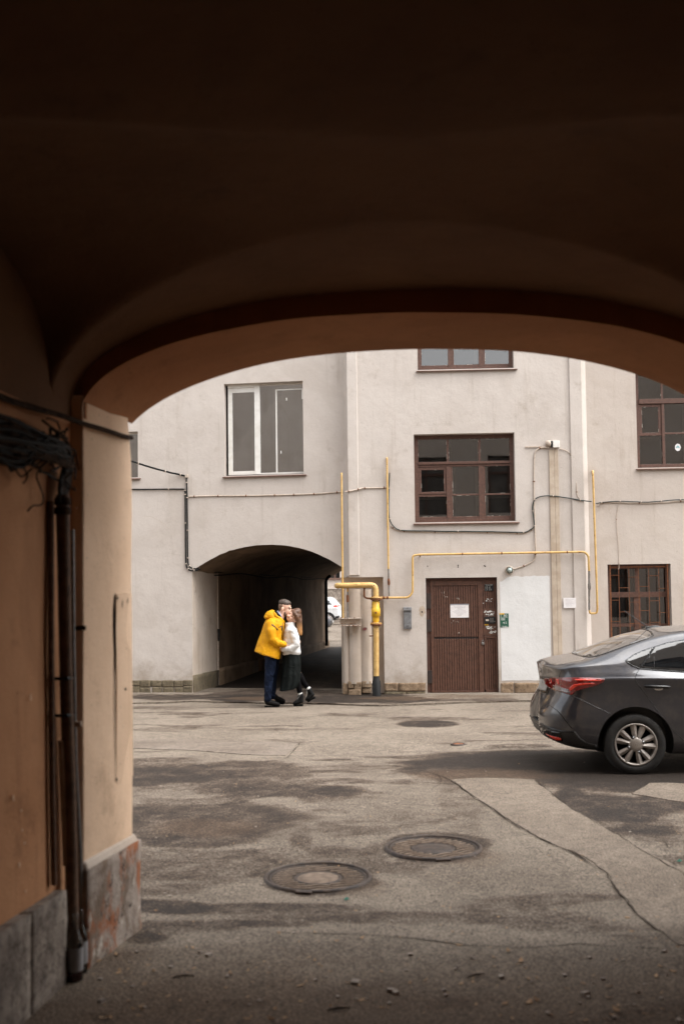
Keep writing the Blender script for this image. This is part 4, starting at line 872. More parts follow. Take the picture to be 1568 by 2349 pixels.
pA = pipe('gas_riser', 'thin yellow gas pipe beside the tunnel mouth down to the metal bracket', [(783, 1085), (784, 1200), (786.5, 1418)], .017, 'yellow_rusty', off=.10)
pB = pipe('gas_riser', 'thin yellow gas pipe left of the middle window with grey lower end', [(887, 1050), (889, 1200), (890.5, 1305)], .017, 'yellow_rusty')
mb = MB(); mb.tube([WC.pt(890.5, 1305, .05), WC.pt(892, 1368, .05)], .0165, 10); mb.build('grey_end', 'grey_paint', pB)
mb = MB(); mb.tube([WC.pt(891, 1327, .05), WC.pt(891.2, 1333, .05), WC.pt(891.4, 1338, .05), WC.pt(891.6, 1343, .05)], [.017, .026, .026, .017], 8); mb.build('tap', 'rust', pB)
mb = MB(); p = WC.pt(890.5, 1335, .05); mb.tube([p + WC.n * .02, p + WC.n * .045], .012, 8); mb.build('tap_stem', 'black_plastic', pB)
pC = pipe('gas_riser', 'long yellow gas pipe crossing above the door and turning down at the right', [(862, 1371.5), (936, 1371), (946, 1360), (946, 1275), (958, 1272.5), (1340, 1266), (1349, 1275), (1350.5, 1310)], .021, 'yellow_rusty', off=.09, f=.10, hook=False)
mb = MB(); mb.tube([WC.pt(1350.5, 1310, .09), WC.pt(1351, 1400, .09)], .0205, 10); mb.build('grey_end', 'grey_paint', pC)
mb = MB(); mb.tube(fillet([WC.pt(1351, 1399, .09), WC.pt(1352.5, 1407.5, .09), WC.pt(1368, 1407, .09), WC.pt(1369.5, 1398, .10), WC.pt(1368.5, 1360, .14), WC.pt(1359, 1081, .16), WC.pt(1359, 1081, -.25)], .06, 6), .020, 10); mb.build('return_pipe', 'yellow_rusty', pC)
mb = MB(); mb.tube([WC.pt(1351, 1337, .09), WC.pt(1351, 1341, .09), WC.pt(1351.2, 1349, .09), WC.pt(1351.2, 1353, .09)], [.021, .031, .031, .021], 8); mb.build('tap', 'grey_paint', pC)
for x, y in ((963, 1276), (1228.5, 1271)):
    p = WC.pt(x, y, .09); mb = MB(); mb.tube([p + Vector((0, 0, .03)), p, p - WC.n * .09], .012, 6); mb.build('bracket', 'rust', pC)
for x, y in ((1060, 1270.6), (1150, 1269), (1300, 1266.5)):
    p = WC.pt(x, y, .09); mb = MB(); mb.tube([p - WC.d * .010, p + WC.d * .010], .0255, 10); mb.build('weld', 'rust', pC)
for x, y in ((868, 1371), (880, 1371.5), (888, 1371)): 
    p = WC.pt(x, y, .09); mb = MB(); mb.tube([p - WC.d * .022, p + WC.d * .022], .027, 10); mb.build('coupling', 'rust', pC)
pD = pipe('gas_branch', 'short rusty pipe with tap between thick yellow pipe and bracket', [(797, 1346), (797.3, 1418)], .018, 'grey_paint', off=.25, hook=False)
for y0, y1, r0, mt in ((1349, 1358, .019, 'yellow_paint'), (1365, 1382, .025, 'rust')):
    mb = MB(); mb.tube([WC.pt(797, y0, .25), WC.pt(797, y0 + 1.5, .25), WC.pt(797, y1 - 1.5, .25), WC.pt(797, y1, .25)], [.018, r0, r0, .018], 8); mb.build('tap', mt, pD)
pE = pipe('gas_branch', 'bent rusty pipe looping under the thick yellow pipe', [(835, 1346), (835, 1370), (843, 1373), (862, 1373)], .018, 'rust', off=.27, f=.07, hook=False)
bk = thing('steel_bracket', 'pale painted steel beam bracket sticking out of the gate pier', 'bracket')
for nm, y0, y1, o0, o1, xx in (('flange', 1417.5, 1420, .06, .26, 776), ('web', 1420.2, 1434, .11, .13, 778.5), ('flange', 1434.2, 1436.5, .06, .26, 776)):
    u0, u1, z0, z1 = WC.rect(xx, y0, 828, y1, .2); mb = MB(); mb.wbox(WC, u0, u1, z0, z1, o0, o1); mb.build(nm, 'conduit', bk, .003)
mb = MB()
for _ in range(26):
    x = random.uniform(776, 826); y = random.choice((1417.3, 1436.6, 1435, 1431)); u, z = WC.px(x, y, .26); mb.box(WC.at(u, z, .262), (random.uniform(.01, .03), .006, random.uniform(.006, .012)))
mb.build('rust_flakes', 'rust', bk)

# ------------------------------------------------------------------ cables on the facade
def cable(nm, label, pts, r, mt, W=WC, off=.015, clips=0, kind='cable', n=6, sm=5, wob=1.0):
    P = [W.pt(x, y, o[0] if o else off) for x, y, *o in pts]; S = spline(P, sm)
    S = [p + Vector((0, 0, 1)) * noise.noise(p * 6) * .006 * wob for p in S]
    mb = MB(); mb.tube(S, r, n); th = thing(nm, label, kind); mb.build('cord', mt, th)
    if clips:
        L = len(S)
        for i in range(clips):
            p = S[int((i + .5) * L / clips)]; q = S[min(L - 1, int((i + .5) * L / clips) + 1)] - p; t_ = q.normalized() if q.length > 0 else W.d
            mb = MB(); mb.tube([p - t_ * .008, p + t_ * .008], r * 1.7, 6); mb.build('clip', 'conduit' if mt != 'conduit' else 'rust', th)
    return th
cable('overhead_cable', 'black cable sagging in from the archway to the wall corner bracket', [(296, 1056, 1.2), (330, 1067, .7), (378, 1081, .3), (405, 1087, .06), (427, 1092, .03)], .018, 'black_cable', WL, clips=3)
cable('wall_cable', 'black cable running level below the small window then down to the tunnel', [(250, 1122), (330, 1122.5), (416, 1122), (424, 1126), (424.5, 1140), (425, 1200), (426, 1285), (430, 1304), (440, 1309), (455, 1307, -.1), (468, 1302, -1.5)], .014, 'black_cable', WL, .02, 9, wob=.3)
cable('wall_cable', 'black cable dropping from the corner bracket to the tunnel mouth', [(427, 1094), (428.5, 1130), (429.5, 1200), (430.5, 1280), (434, 1299), (444, 1304), (458, 1303, -.3), (469, 1300, -1.5)], .014, 'black_cable', WL, .02, 8, wob=.3)
hk = wrect('cable_hook', WL, 424, 1088, 430, 1095, 0, .05, 'conduit', None); tag(hk, 'small pale wall bracket where the sagging black cable lands', 'bracket')
cable('wall_conduit', 'pale painted conduit running level across the tunnel wing below the window', [(432, 1139), (500, 1137.5), (580, 1137), (660, 1135), (720, 1133), (786, 1128)], .014, 'conduit', WL, .012, 7, 'conduit', wob=.6)
cable('wall_conduit', 'short pale conduit on the block corner behind the yellow risers', [(791, 1128, .05), (805, 1126, .045), (824, 1122, .04), (830, 1120), (870, 1119), (894, 1118)], .014, 'conduit', WC, .012, 4, 'conduit', wob=.3)
cable('window_cable', 'dark cable looping down from the riser and under the middle window', [(893, 1084), (891.5, 1120), (891, 1165), (893, 1190), (902, 1207), (918, 1216), (960, 1218), (1050, 1219), (1150, 1220), (1200, 1221), (1217, 1214), (1225, 1206), (1223.5, 1190), (1221, 1172), (1221, 1160), (1226, 1146), (1240, 1139), (1268, 1137.5, .035), (1300, 1142), (1330, 1147, .045), (1356, 1151, .045)], .011, 'green_black_cable', WC, .028, 10)
cable('wall_conduit', 'pale cable below the dark one under the middle window', [(896, 1206), (912, 1217), (960, 1220.5), (1060, 1221), (1150, 1222), (1202, 1223), (1226, 1209)], .010, 'conduit', WC, .012, 6, 'conduit')
cable('wall_conduit', 'pale conduit curving from the white box down to the lamp', [(1258, 1026.5, .05), (1240, 1027), (1229, 1034), (1225, 1050), (1224, 1120), (1226, 1200), (1228, 1262, .03), (1227, 1278), (1218, 1290), (1196, 1300), (1176, 1306)], .013, 'conduit', WC, .013, 4, 'conduit', wob=.4)
cable('wall_conduit', 'thin pale wire curving from the white box to the right', [(1283, 1029), (1300, 1035), (1311, 1047), (1316, 1066), (1320, 1090), (1322, 1120, .04), (1324, 1138, .04), (1332, 1146, .04)], .007, 'conduit', WC, .013, 2, 'wire', wob=.4)
cable('wing_cable', 'dark cable running level across the right wing', [(1366, 1155), (1390, 1151), (1430, 1149.5), (1470, 1151.5), (1510, 1150), (1540, 1147), (1600, 1146), (1700, 1147)], .010, 'green_black_cable', WR, .03, 6)
cable('wing_conduit', 'pale conduit sagging along the dark cable on the right wing', [(1370, 1161), (1382, 1153), (1420, 1153), (1465, 1154.5), (1520, 1153), (1560, 1150), (1650, 1150)], .012, 'conduit', WR, .012, 3, 'conduit')
cable('wing_wire', 'thin wire dropping from the cable to the barred window', [(1419, 1155), (1413.5, 1185), (1415, 1220), (1418, 1256), (1419, 1300), (1417, 1306)], .0045, 'conduit', WR, .01, 2, 'wire', wob=.4)
# cable inside the tunnel along the springing line, thin pipe at the step
S = [tp(uL + .03, 2.43 - .03 * math.sin(s * 1.3), s) for s in np.linspace(1.4, 14.6, 30)]
th = thing('tunnel_cable', 'black cable bundle strung along the tunnel wall under its vault', 'cable'); mb = MB(); mb.tube(S, .022, 6); mb.build('cord', 'black_cable', th); mb = MB(); mb.tube([p + Vector((.01, 0, -.07 - .02 * noise.noise(p))) for p in S], .014, 6); mb.build('cord', 'black_cable', th)
th = thing('tunnel_pipe', 'thin pale pipe standing at the step of the tunnel wall', 'pipe'); mb = MB(); mb.tube([tp(uL + .02, .02, 1.66), tp(uL + .02, 1.0, 1.66), tp(uL + .02, 2.45, 1.66)], .018, 8); mb.build('pipe', 'conduit', th); mb = MB(); mb.tube([tp(uL + .045, .95, 1.63), tp(uL + .05, 1.2, 1.63)], [.02, .03], 6); mb.build('rag', 'black_tape', th)
th = thing('tunnel_downpipe', 'dark drainpipe at the far end of the tunnel wall', 'pipe'); mb = MB(); mb.tube(fillet([tp(uL + .10, .15, 13.9), tp(uL + .10, 2.35, 13.9), tp(uL + .25, 2.5, 13.9)], .1), .055, 10); mb.build('pipe', 'black_cable', th)
# ------------------------------------------------------------------ cars
def paint(name, c, metal, rough, flake=.15):
    m, t, b = nodes(name); b.inputs['Base Color'].default_value = (*c, 1); b.inputs['Metallic'].default_value = metal; b.inputs['Coat Weight'].default_value = 1; b.inputs['Coat Roughness'].default_value = .06
    d = rng(t, noise_n(t, 7, 8, .7), .4, .75, 0, .35)                       # road dust
    t.links.new(mixc(t, d, (*c, 1), (.10, .085, .07, 1)), b.inputs['Base Color']); t.links.new(rng(t, noise_n(t, 30, 5), .3, .7, rough, rough + .12), b.inputs['Roughness'])
    bump(t, b, noise_n(t, 900, 1), .03, .001)
paint('grey_car_paint', (.030, .031, .039), .45, .28); paint('white_car_paint', (.60, .60, .60), 0, .35)
plain('car_window', (.006, .007, .008), rough=.04, spec=.6, coat=1); plain('rear_glass', (.012, .010, .009), (.03, .025, .02), rough=.05, spec=.9, coat=1)
plain('car_black', (.010, .010, .011), (.018, .017, .016), rough=.45, scale=20); plain('gloss_black', (.006, .006, .006), rough=.15); plain('chrome', (.55, .55, .55), rough=.15, metal=1)
plain('lamp_red', (.20, .006, .005), (.14, .004, .004), rough=.1, coat=1, scale=30); plain('lamp_bright', (.75, .035, .012), rough=.12, coat=1); plain('lamp_clear', (.16, .12, .115), (.06, .03, .03), rough=.12, coat=1, scale=60)
plain('tyre', (.012, .0115, .011), (.022, .02, .018), rough=.85, scale=25, bs=.3); plain('hubcap', (.36, .33, .30), (.28, .25, .225), rough=.4, metal=.55, scale=20); plain('plate_white', (.42, .41, .39), (.3, .28, .26), rough=.5); plain('dusty_paint', (.19, .155, .125), (.10, .085, .075), rough=.55, scale=60, lo=.4, hi=.6)
def cr(tab, x):      # smooth interpolation of a table
    if x <= tab[0][0]: return tab[0][1]
    for i in range(len(tab) - 1):
        (x0, a), (x1, b) = tab[i], tab[i + 1]
        if x <= x1:
            m = lambda j: 0 if j <= 0 or j >= len(tab) - 1 else (tab[j + 1][1] - tab[j - 1][1]) / (tab[j + 1][0] - tab[j - 1][0])
            h = x1 - x0; t = (x - x0) / h; return (2 * t ** 3 - 3 * t * t + 1) * a + (t ** 3 - 2 * t * t + t) * h * m(i) + (-2 * t ** 3 + 3 * t * t) * b + (t ** 3 - t * t) * h * m(i + 1)
    return tab[-1][1]
SEDAN = dict(L=4.38, wheels=(.88, 3.48), wr=.30, arch=.365, W=.858,
    zb=[(0, .33), (.1, .27), (.3, .235), (.6, .22), (1.3, .19), (3, .19), (4.1, .21), (4.3, .28), (4.38, .36)],
    zc=[(0, .92), (.5, .945), (1, .945), (2, .92), (3, .88), (3.9, .76), (4.38, .60)],
    zB=[(0, 1.02), (.3, 1.06), (.74, 1.075), (.95, 1.05), (1.35, 1.015), (2, .995), (2.8, .975), (3.3, .95), (3.8, .86), (4.38, .65)],
    zt=[(0, 1.045), (.3, 1.095), (.46, 1.12), (.74, 1.205), (1.02, 1.295), (1.32, 1.362), (1.7, 1.397), (2.1, 1.40), (2.5, 1.37), (2.85, 1.24), (3.15, 1.06), (3.35, .985), (3.8, .885), (4.38, .66)],
    zr=[(0, 1.05), (.06, 1.082), (.25, 1.112), (.43, 1.132), (.81, 1.285), (1.13, 1.392), (1.32, 1.424), (1.65, 1.441), (2.0, 1.447), (2.4, 1.42), (2.75, 1.33), (3.1, 1.15), (3.38, 1.01), (3.8, .935), (4.2, .81), (4.38, .67)],
    wB=[(0, .79), (.5, .785), (1, .785), (2.5, .785), (3.3, .76), (4.38, .7)],
    wt=[(0, .68), (.45, .68), (.74, .655), (1.02, .62), (1.32, .595), (2, .58), (2.6, .61), (3.2, .69), (3.5, .70), (4.38, .62)],
    rg=[(.22, .22), (.29, .09), (.36, .02), (.45, 0), (.64, 0), (.675, .012), (.70, .075), (.76, .115), (.9, .13), (1.0, .11), (1.05, .07), (1.09, .06), (1.2, .06)])
SUV = dict(L=4.4, wheels=(.85, 3.5), wr=.34, arch=.40, W=.90,
    zb=[(0, .40), (.2, .30), (.6, .27), (3, .25), (4.2, .28), (4.4, .42)], zc=[(0, .98), (1, .98), (3, .95), (4, .88), (4.4, .72)],
    zB=[(0, 1.10), (.5, 1.12), (1, 1.10), (2, 1.07), (3.2, 1.04), (4, .95), (4.4, .76)], zt=[(0, 1.2), (.15, 1.42), (.4, 1.53), (1, 1.57), (2, 1.58), (2.5, 1.53), (3.0, 1.28), (3.3, 1.08), (4, .97), (4.4, .78)],
    zr=[(0, 1.22), (.1, 1.46), (.3, 1.58), (1, 1.63), (2, 1.64), (2.5, 1.58), (2.9, 1.38), (3.3, 1.12), (4, 1.0), (4.4, .8)],
    wB=[(0, .84), (1, .84), (3.3, .82), (4.4, .74)], wt=[(0, .70), (1, .66), (2, .65), (2.7, .68), (3.3, .76), (4.4, .66)],
    rg=[(.27, .15), (.4, .02), (.7, 0), (.78, .05), (1.1, .10), (1.3, .2), (1.55, .36), (1.7, .4)])
def car_body(S, parent, mt):
    L = S['L']; st = sorted({*[.004, .012, .025, .045, .07, .1, .14, .19, .25, .31], *np.arange(.38, L - .4, .075).round(3).tolist(), *[L - d for d in (.36, .28, .2, .14, .09, .05, .025, .01, .003)]})
    rows = []
    for x in st:
        p = 1.0
        if x < .36: p = (1 - (1 - x / .36) ** 3.0) ** (1 / 3.0)
        if x > L - .7: p = min(p, (1 - (1 - (L - x) / .7) ** 2.6) ** (1 / 2.6))
        zb, zc, zB, zt, zr = (cr(S[k], x) for k in ('zb', 'zc', 'zB', 'zt', 'zr')); W = S['W']; wB, wt = cr(S['wB'], x), cr(S['wt'], x)
        sec = [(0, zb), (.5, zb), (.74, zb), (.80, zb + .015)]
        for f, ww in ((.14, -.020), (.30, -.008), (.46, -.004), (.62, -.010), (.78, -.012), (.92, -.004), (.985, .0), (1.0, .0)): sec.append((W + ww, zb + (zc - zb) * f))
        sec += [(W - .012, zc + .012), (W - .022, zc + (zB - zc) * .3), (W - .022 + (wB - W + .022) * .55, zc + (zB - zc) * .65), (wB, zB)]
        for f in (.04, .33, .66, .92): sec.append((wB + (wt - wB) * f + .018 * math.sin(math.pi * f), zB + (zt - zB) * f))
        sec.append((wt, zt))
        for q in (.93, .8, .6, .4, .2, 0): sec.append((wt * q, zt + (zr - zt) * (1 - q ** 2.3)))
        row = []
        for y, z in sec:
            fr = (1 - x / .75) if x < .75 else 0
            off = cr(S['rg'], z) * fr + (.10 * max(0, (z - .55) / .3) * max(0, 1 - (L - x) / .5) * -1 if x > L - .5 else 0)
            row.append(Vector((x + off, y * p, z)))
        rows.append(row)
    bm = bmesh.new(); V = {}
    def gv(i, j, s):
        p = rows[i][j]; return bm.verts.new((p.x, s * p.y, p.z))
    for s in (-1, 1):
        grid = [[gv(i, j, s) for j in range(len(rows[0]))] for i in range(len(rows))]
        for i in range(len(rows) - 1):
            for j in range(len(rows[0]) - 1):
                bm.faces.new((grid[i][j], grid[i + 1][j], grid[i + 1][j + 1], grid[i][j + 1]))
        for e in (grid[0], grid[-1]):
            pass
    bmesh.ops.remove_doubles(bm, verts=bm.verts, dist=.0008)
    bes = [e for e in bm.edges if e.is_boundary]
    if bes: bmesh.ops.holes_fill(bm, edges=bes, sides=0)
    bmesh.ops.remove_doubles(bm, verts=bm.verts, dist=.0008)
    bmesh.ops.recalc_face_normals(bm, faces=bm.faces)
    for f in bm.faces: f.smooth = True
    me = bpy.data.meshes.new('body'); bm.to_mesh(me); bm.free()
    o = bpy.data.objects.new('body', me); C.objects.link(o)
    ss = o.modifiers.new('s', 'SUBSURF'); ss.levels = 1; ss.render_levels = 1
    cut = MB()
    for wx_ in S['wheels']:
        for s in (-1, 1): cut.lathe([(0, 0), (S['arch'], 0), (S['arch'], .5), (0, .5)], (wx_, s * .56 if s > 0 else -1.06, S['wr'] + .005), n=48, R=Matrix(((1, 0, 0), (0, 0, 1), (0, 1, 0))))
    bmc = cut.build('cutter', 'car_black'); b2 = bmesh.new(); b2.from_mesh(bmc.data); bmesh.ops.remove_doubles(b2, verts=b2.verts, dist=1e-4); bmesh.ops.recalc_face_normals(b2, faces=b2.faces); b2.to_mesh(bmc.data); b2.free()
    bo = o.modifiers.new('b', 'BOOLEAN'); bo.object = bmc; bo.operation = 'DIFFERENCE'; bo.solver = 'EXACT'
    bpy.context.view_layer.update(); me2 = bpy.data.meshes.new_from_object(o.evaluated_get(bpy.context.evaluated_depsgraph_get()))
    o.modifiers.clear(); o.data = me2; bpy.data.objects.remove(bmc)
    me2.materials.clear(); me2.materials.append(MT[mt]); me2.materials.append(MT['car_black'])
    for p in me2.polygons:
        c = p.center; inw = any(math.hypot(c.x - w_, c.z - S['wr'] - .005) < S['arch'] - .002 and abs(c.y) < S['W'] - .004 for w_ in S['wheels'])
        p.use_smooth = True; p.material_index = 1 if (inw and (abs(p.normal.y) < .5 or abs(c.y) < .6)) or (p.normal.z < -.6 and c.z < .3) else 0
    me2.set_sharp_from_angle(angle=math.radians(38))
    o.parent = parent; return o
def bvh_of(o):
    me = o.data; return BVHTree.FromPolygons([v.co.copy() for v in me.vertices], [tuple(p.vertices) for p in me.polygons])
def densify(P, d):
    out = []
    for a, b in zip(P, P[1:] + P[:1]):
        a, b = Vector(a), Vector(b); n = max(1, int((b - a).length / d)); out += [a.lerp(b, k / n) for k in range(n)]
    return out
def patch(tree, shoot, poly, step, off, name, mt, parent, mirror=True, rim=.004):
    """polygon thrown along rays on to the car body: a real skin following its surface"""
    bd = densify([Vector(p) for p in poly], step); n0 = len(bd); pts = list(bd)
    x0, x1 = min(p.x for p in bd), max(p.x for p in bd); y0, y1 = min(p.y for p in bd), max(p.y for p in bd)
    for gx in np.arange(x0 + step / 2, x1, step):
        for gy in np.arange(y0 + step / 2, y1, step): pts.append(Vector((gx, gy)))
    r = delaunay_2d_cdt(pts, [], [list(range(n0))], 1, 1e-6); V = []; ok = []
    for v in r[0]:
        o, d = shoot(v.x, v.y); loc, nor, i, dist = tree.ray_cast(o, d)
        if loc is None: V.append(None); continue
        if nor.dot(d) > 0: nor = -nor
        V.append((loc + nor * off, loc - nor * rim))
    faces = [f for f in r[2] if all(V[i] is not None for i in f)]
    if not faces: print('patch missed', name); return None
    obs = []
    for s in ((1, -1) if mirror else (1,)):
        used = sorted({i for f in faces for i in f}); mp = {j: k for k, j in enumerate(used)}; n = len(used)
        W_ = [Vector((V[j][q].x, V[j][q].y * s, V[j][q].z)) for q in (0, 1) for j in used]
        F = [tuple(mp[i] for i in f) for f in faces]; ed = {}
        for f in F:
            for a, b in zip(f, f[1:] + f[:1]): ed[(a, b)] = ed.get((b, a)) is None and ed.get((a, b)) is None
        es = {(a, b) for f in F for a, b in zip(f, f[1:] + f[:1])}; be = [(a, b) for a, b in es if (b, a) not in es]
        mb = MB(); mb.add(W_, F, True); o = len(mb.f)
        mb.f += [(b, a, n + a, n + b) for a, b in be]; mb.sm += [False] * len(be)
        obs.append(mb.build(name, mt, parent))
    return obs[0]
def wheel(S, x, s, parent, detailed=True):
    w_ = part_empty('wheel', parent); r = S['wr']; yc = s * (S['W'] - .105); R = Matrix(((1, 0, 0), (0, 0, s), (0, 1, 0)))   # local z -> outwards
    c = Vector((x, yc, r)); k = .69 * r / .30 * .30
    mb = MB(); mb.lathe([(r * .64, -.09), (r * .86, -.095), (r * .97, -.07), (r, -.03), (r, .03), (r * .97, .072), (r * .93, .085), (r * .80, .093), (r * .69, .085), (r * .66, .07)], c, n=48, R=R); mb.build('tyre', 'tyre', w_)
    mb = MB(); mb.lathe([(0, .02), (r * .62, .02), (r * .66, .07)], c, n=40, R=R); mb.build('rim_back', 'gloss_black', w_)
    mb = MB(); mb.lathe([(r * .685, .078), (r * .69, .09), (r * .655, .092), (r * .62, .08), (r * .60, .05)], c, n=48, R=R); rim = mb.build('rim', 'hubcap', w_)
    q = lambda rad, a, h: c + R @ Vector((rad * math.cos(a), rad * math.sin(a), h))
    for kk in range(10):
        a = kk * 2 * math.pi / 10 + math.radians(99) + (.055 if kk % 2 else -.055); mb = MB(); rows = []
        for rad, hw, h in ((.20, .055, .088), (.33, .072, .087), (.45, .086, .085), (.56, .092, .083), (.635, .085, .084)):
            tw = hw * r; aa = tw / (rad * r)
            rows.append([q(rad * r, a - aa, h - .03), q(rad * r, a - aa, h - .004), q(rad * r, a - aa * .15, h + .006), q(rad * r, a + aa * .55, h - .004), q(rad * r, a + aa, h - .016), q(rad * r, a + aa, h - .03)])
        mb.grid(rows, False); mb.build('spoke', 'hubcap', w_)
    mb = MB(); mb.lathe([(r * .245, .06), (r * .24, .085), (r * .20, .095), (r * .12, .099), (0, .10)], c, n=24, R=R); mb.build('hub', 'hubcap', w_)
    for kk in range(4):
        a = kk * math.pi / 2 + math.radians(20); mb = MB(); p = q(r * .245, a, 0); mb.lathe([(0, .092), (.016, .092), (.017, .08), (.017, .06)], p, n=10, R=R); mb.build('nut_recess', 'gloss_black', w_); mb = MB(); mb.lathe([(0, .1005), (.008, .1), (.009, .09)], p, n=6, R=R); mb.build('wheel_nut', 'chrome', w_)
    mb = MB()                       # slanted letter in an oval ring
    ring = [[c + R @ Vector((.030 * m_ * math.cos(a), .017 * m_ * math.sin(a), .1018)) for a in [j * math.pi / 12 for j in range(24)]] for m_ in (1, .86)]
    mb.grid([ring[0] + ring[0][:1], ring[1] + ring[1][:1]], False)
    for P in ([(-.016, -.010), (-.011, -.010), (-.004, .011), (-.009, .011)], [(.004, -.011), (.009, -.011), (.016, .010), (.011, .010)], [(-.011, -.004), (.007, .001), (.008, .005), (-.009, .0)]):
        mb.add([c + R @ Vector((a * s, b, .1018)) for a, b in P], [(0, 1, 2, 3)])
    mb.build('emblem', 'chrome', w_); return w_
def quad_strip(P, w_):        # polygon strip round a polyline in ray coordinates
    L = [Vector(p) for p in P]; a, b = [], []
    for i, p in enumerate(L):
        d = (L[min(i + 1, len(L) - 1)] - L[max(i - 1, 0)]).normalized(); n = Vector((-d.y, d.x)) * w_; a.append(p + n); b.append(p - n)
    return a + b[::-1]

# --- grey saloon
CYAW = math.radians(-3.5); CROT = Matrix.Rotation(CYAW, 3, 'Z'); OFF = Vector((2.85, 9.80, 0)) - CROT @ Vector((.88, -.858, 0))
sed = thing('parked_car', 'dark grey four door saloon parked at the right, rear towards the tunnel', 'car'); sed.location = OFF; sed.rotation_euler = (0, 0, CYAW)
body = car_body(SEDAN, sed, 'grey_car_paint'); tree = bvh_of(body)
CINV = CROT.transposed(); cs = lambda x, y: (CINV @ (EYE - OFF), (CINV @ ray(x, y)).normalized())
cv = lambda P: [(1163.75 + a * .25782, 1378.1 + b * .25782) for a, b in P]      # close-up px -> tracing frame
def cpatch(P, off, nm, mt, mirror=True, step=4.0, rim=.004, par=None): return patch(tree, cs, cv(P), step, off, nm, mt, par or sed, mirror, rim)
lamp = part_empty('tail_lamp', sed); lamp2 = part_empty('tail_lamp', sed)
def lpatch(P, off, nm, mt, step=3.0):
    a = cpatch(P, off, nm, mt, True, step)
    if a:
        kids = [o for o in sed.children if o.name.startswith(nm) and o.type == 'MESH']; kids[-1].parent = lamp2; kids[-2].parent = lamp
lpatch([(331, 693), (420, 684), (560, 686), (700, 690), (862, 698), (850, 722), (800, 748), (730, 768), (660, 788), (605, 806), (580, 836), (563, 838), (500, 820), (420, 796), (372, 772), (345, 748)], .014, 'lens', 'lamp_red')
lpatch([(412, 752), (470, 768), (545, 788), (566, 830), (500, 816), (425, 792)], .0155, 'clear_lens', 'lamp_clear')
lpatch([(560, 770), (590, 742), (680, 733), (770, 730), (755, 742), (660, 752), (612, 764), (590, 788), (565, 806), (556, 786)], .0165, 'light_guide', 'lamp_bright')
lpatch([(600, 706), (700, 703), (830, 704), (826, 716), (700, 714), (610, 714)], .0165, 'light_guide', 'lamp_bright')
lpatch([(380, 704), (398, 697), (404, 735), (388, 738)], .0165, 'light_bar', 'lamp_bright'); lpatch([(440, 700), (462, 697), (470, 745), (450, 742)], .0165, 'light_bar', 'lamp_bright')
cpatch([(1046, 531), (1110, 485), (1190, 446), (1300, 410), (1420, 372), (1568, 346), (1800, 324), (2060, 328), (2300, 346), (2570, 415), (2775, 540), (2875, 624), (2600, 650), (2000, 648), (1568, 637), (1172, 609), (1106, 582), (1060, 552)], .002, 'window_surround', 'gloss_black', step=8)
cpatch([(1050, 530), (1110, 490), (1190, 452), (1290, 418), (1298, 424), (1172, 600), (1110, 575), (1065, 548)], .004, 'quarter_window', 'car_window')
cpatch([(1302, 415), (1420, 378), (1568, 352), (1800, 330), (2050, 335), (2060, 420), (2060, 640), (1800, 640), (1568, 630), (1180, 602)], .004, 'side_window', 'car_window')
cpatch([(2085, 336), (2300, 352), (2560, 420), (2760, 540), (2860, 620), (2600, 642), (2085, 640)], .004, 'side_window', 'car_window')
cpatch(quad_strip([(1048, 534), (1066, 552), (1110, 580), (1175, 606), (1300, 618), (1568, 636), (1800, 646), (2300, 648), (2860, 630)], 3.0), .0075, 'window_trim', 'gloss_black')
cpatch(quad_strip([(1310, 412), (1240, 520), (1180, 600)], 5), .006, 'door_pillar', 'gloss_black'); cpatch(quad_strip([(1300, 500), (1306, 600)], 2), .006, 'window_divider', 'car_black')
for P in ([(1172, 606), (1146, 650), (1133, 692), (1145, 728), (1190, 785), (1250, 865), (1330, 975), (1420, 1090), (1500, 1180), (1568, 1250), (1640, 1330)], [(2070, 644), (2075, 900), (2060, 1200), (2050, 1360)], [(1640, 1345), (2050, 1372), (2700, 1380)]):
    cpatch(quad_strip(P, 2.6), .0012, 'door_seam', 'gloss_black')
cpatch(quad_strip([(480, 622), (466, 650), (460, 684)], 1.8), .0012, 'panel_seam', 'gloss_black'); cpatch(quad_strip([(420, 797), (563, 840), (700, 905), (830, 968), (935, 1016)], 2.2), .0012, 'panel_seam', 'gloss_black')
# bumper: dark lower skirt, side crease, reflector
cpatch([(243, 1042), (275, 1072), (330, 1108), (440, 1148), (520, 1162), (600, 1166), (650, 1225), (700, 1262), (808, 1290), (800, 1322), (700, 1308), (520, 1275), (380, 1235), (300, 1180), (262, 1130)], .004, 'bumper_skirt', 'car_black', step=5)
cpatch([(342, 1182), (400, 1204), (474, 1222), (480, 1238), (430, 1236), (378, 1216)], .008, 'reflector', 'lamp_bright', step=3)
cpatch(quad_strip([(245, 1068), (290, 1100), (380, 1140), (470, 1162), (590, 1168)], 4), .010, 'bumper_lip', 'gloss_black')
cpatch(quad_strip([(300, 960), (372, 930), (440, 978), (480, 1020), (520, 1075), (575, 1140)], 3.2), .003, 'bumper_crease', 'gloss_black'); cpatch([(330, 1130), (400, 1160), (480, 1176), (492, 1250), (440, 1248), (360, 1218), (315, 1175)], .0055, 'bumper_vent', 'gloss_black', step=5)
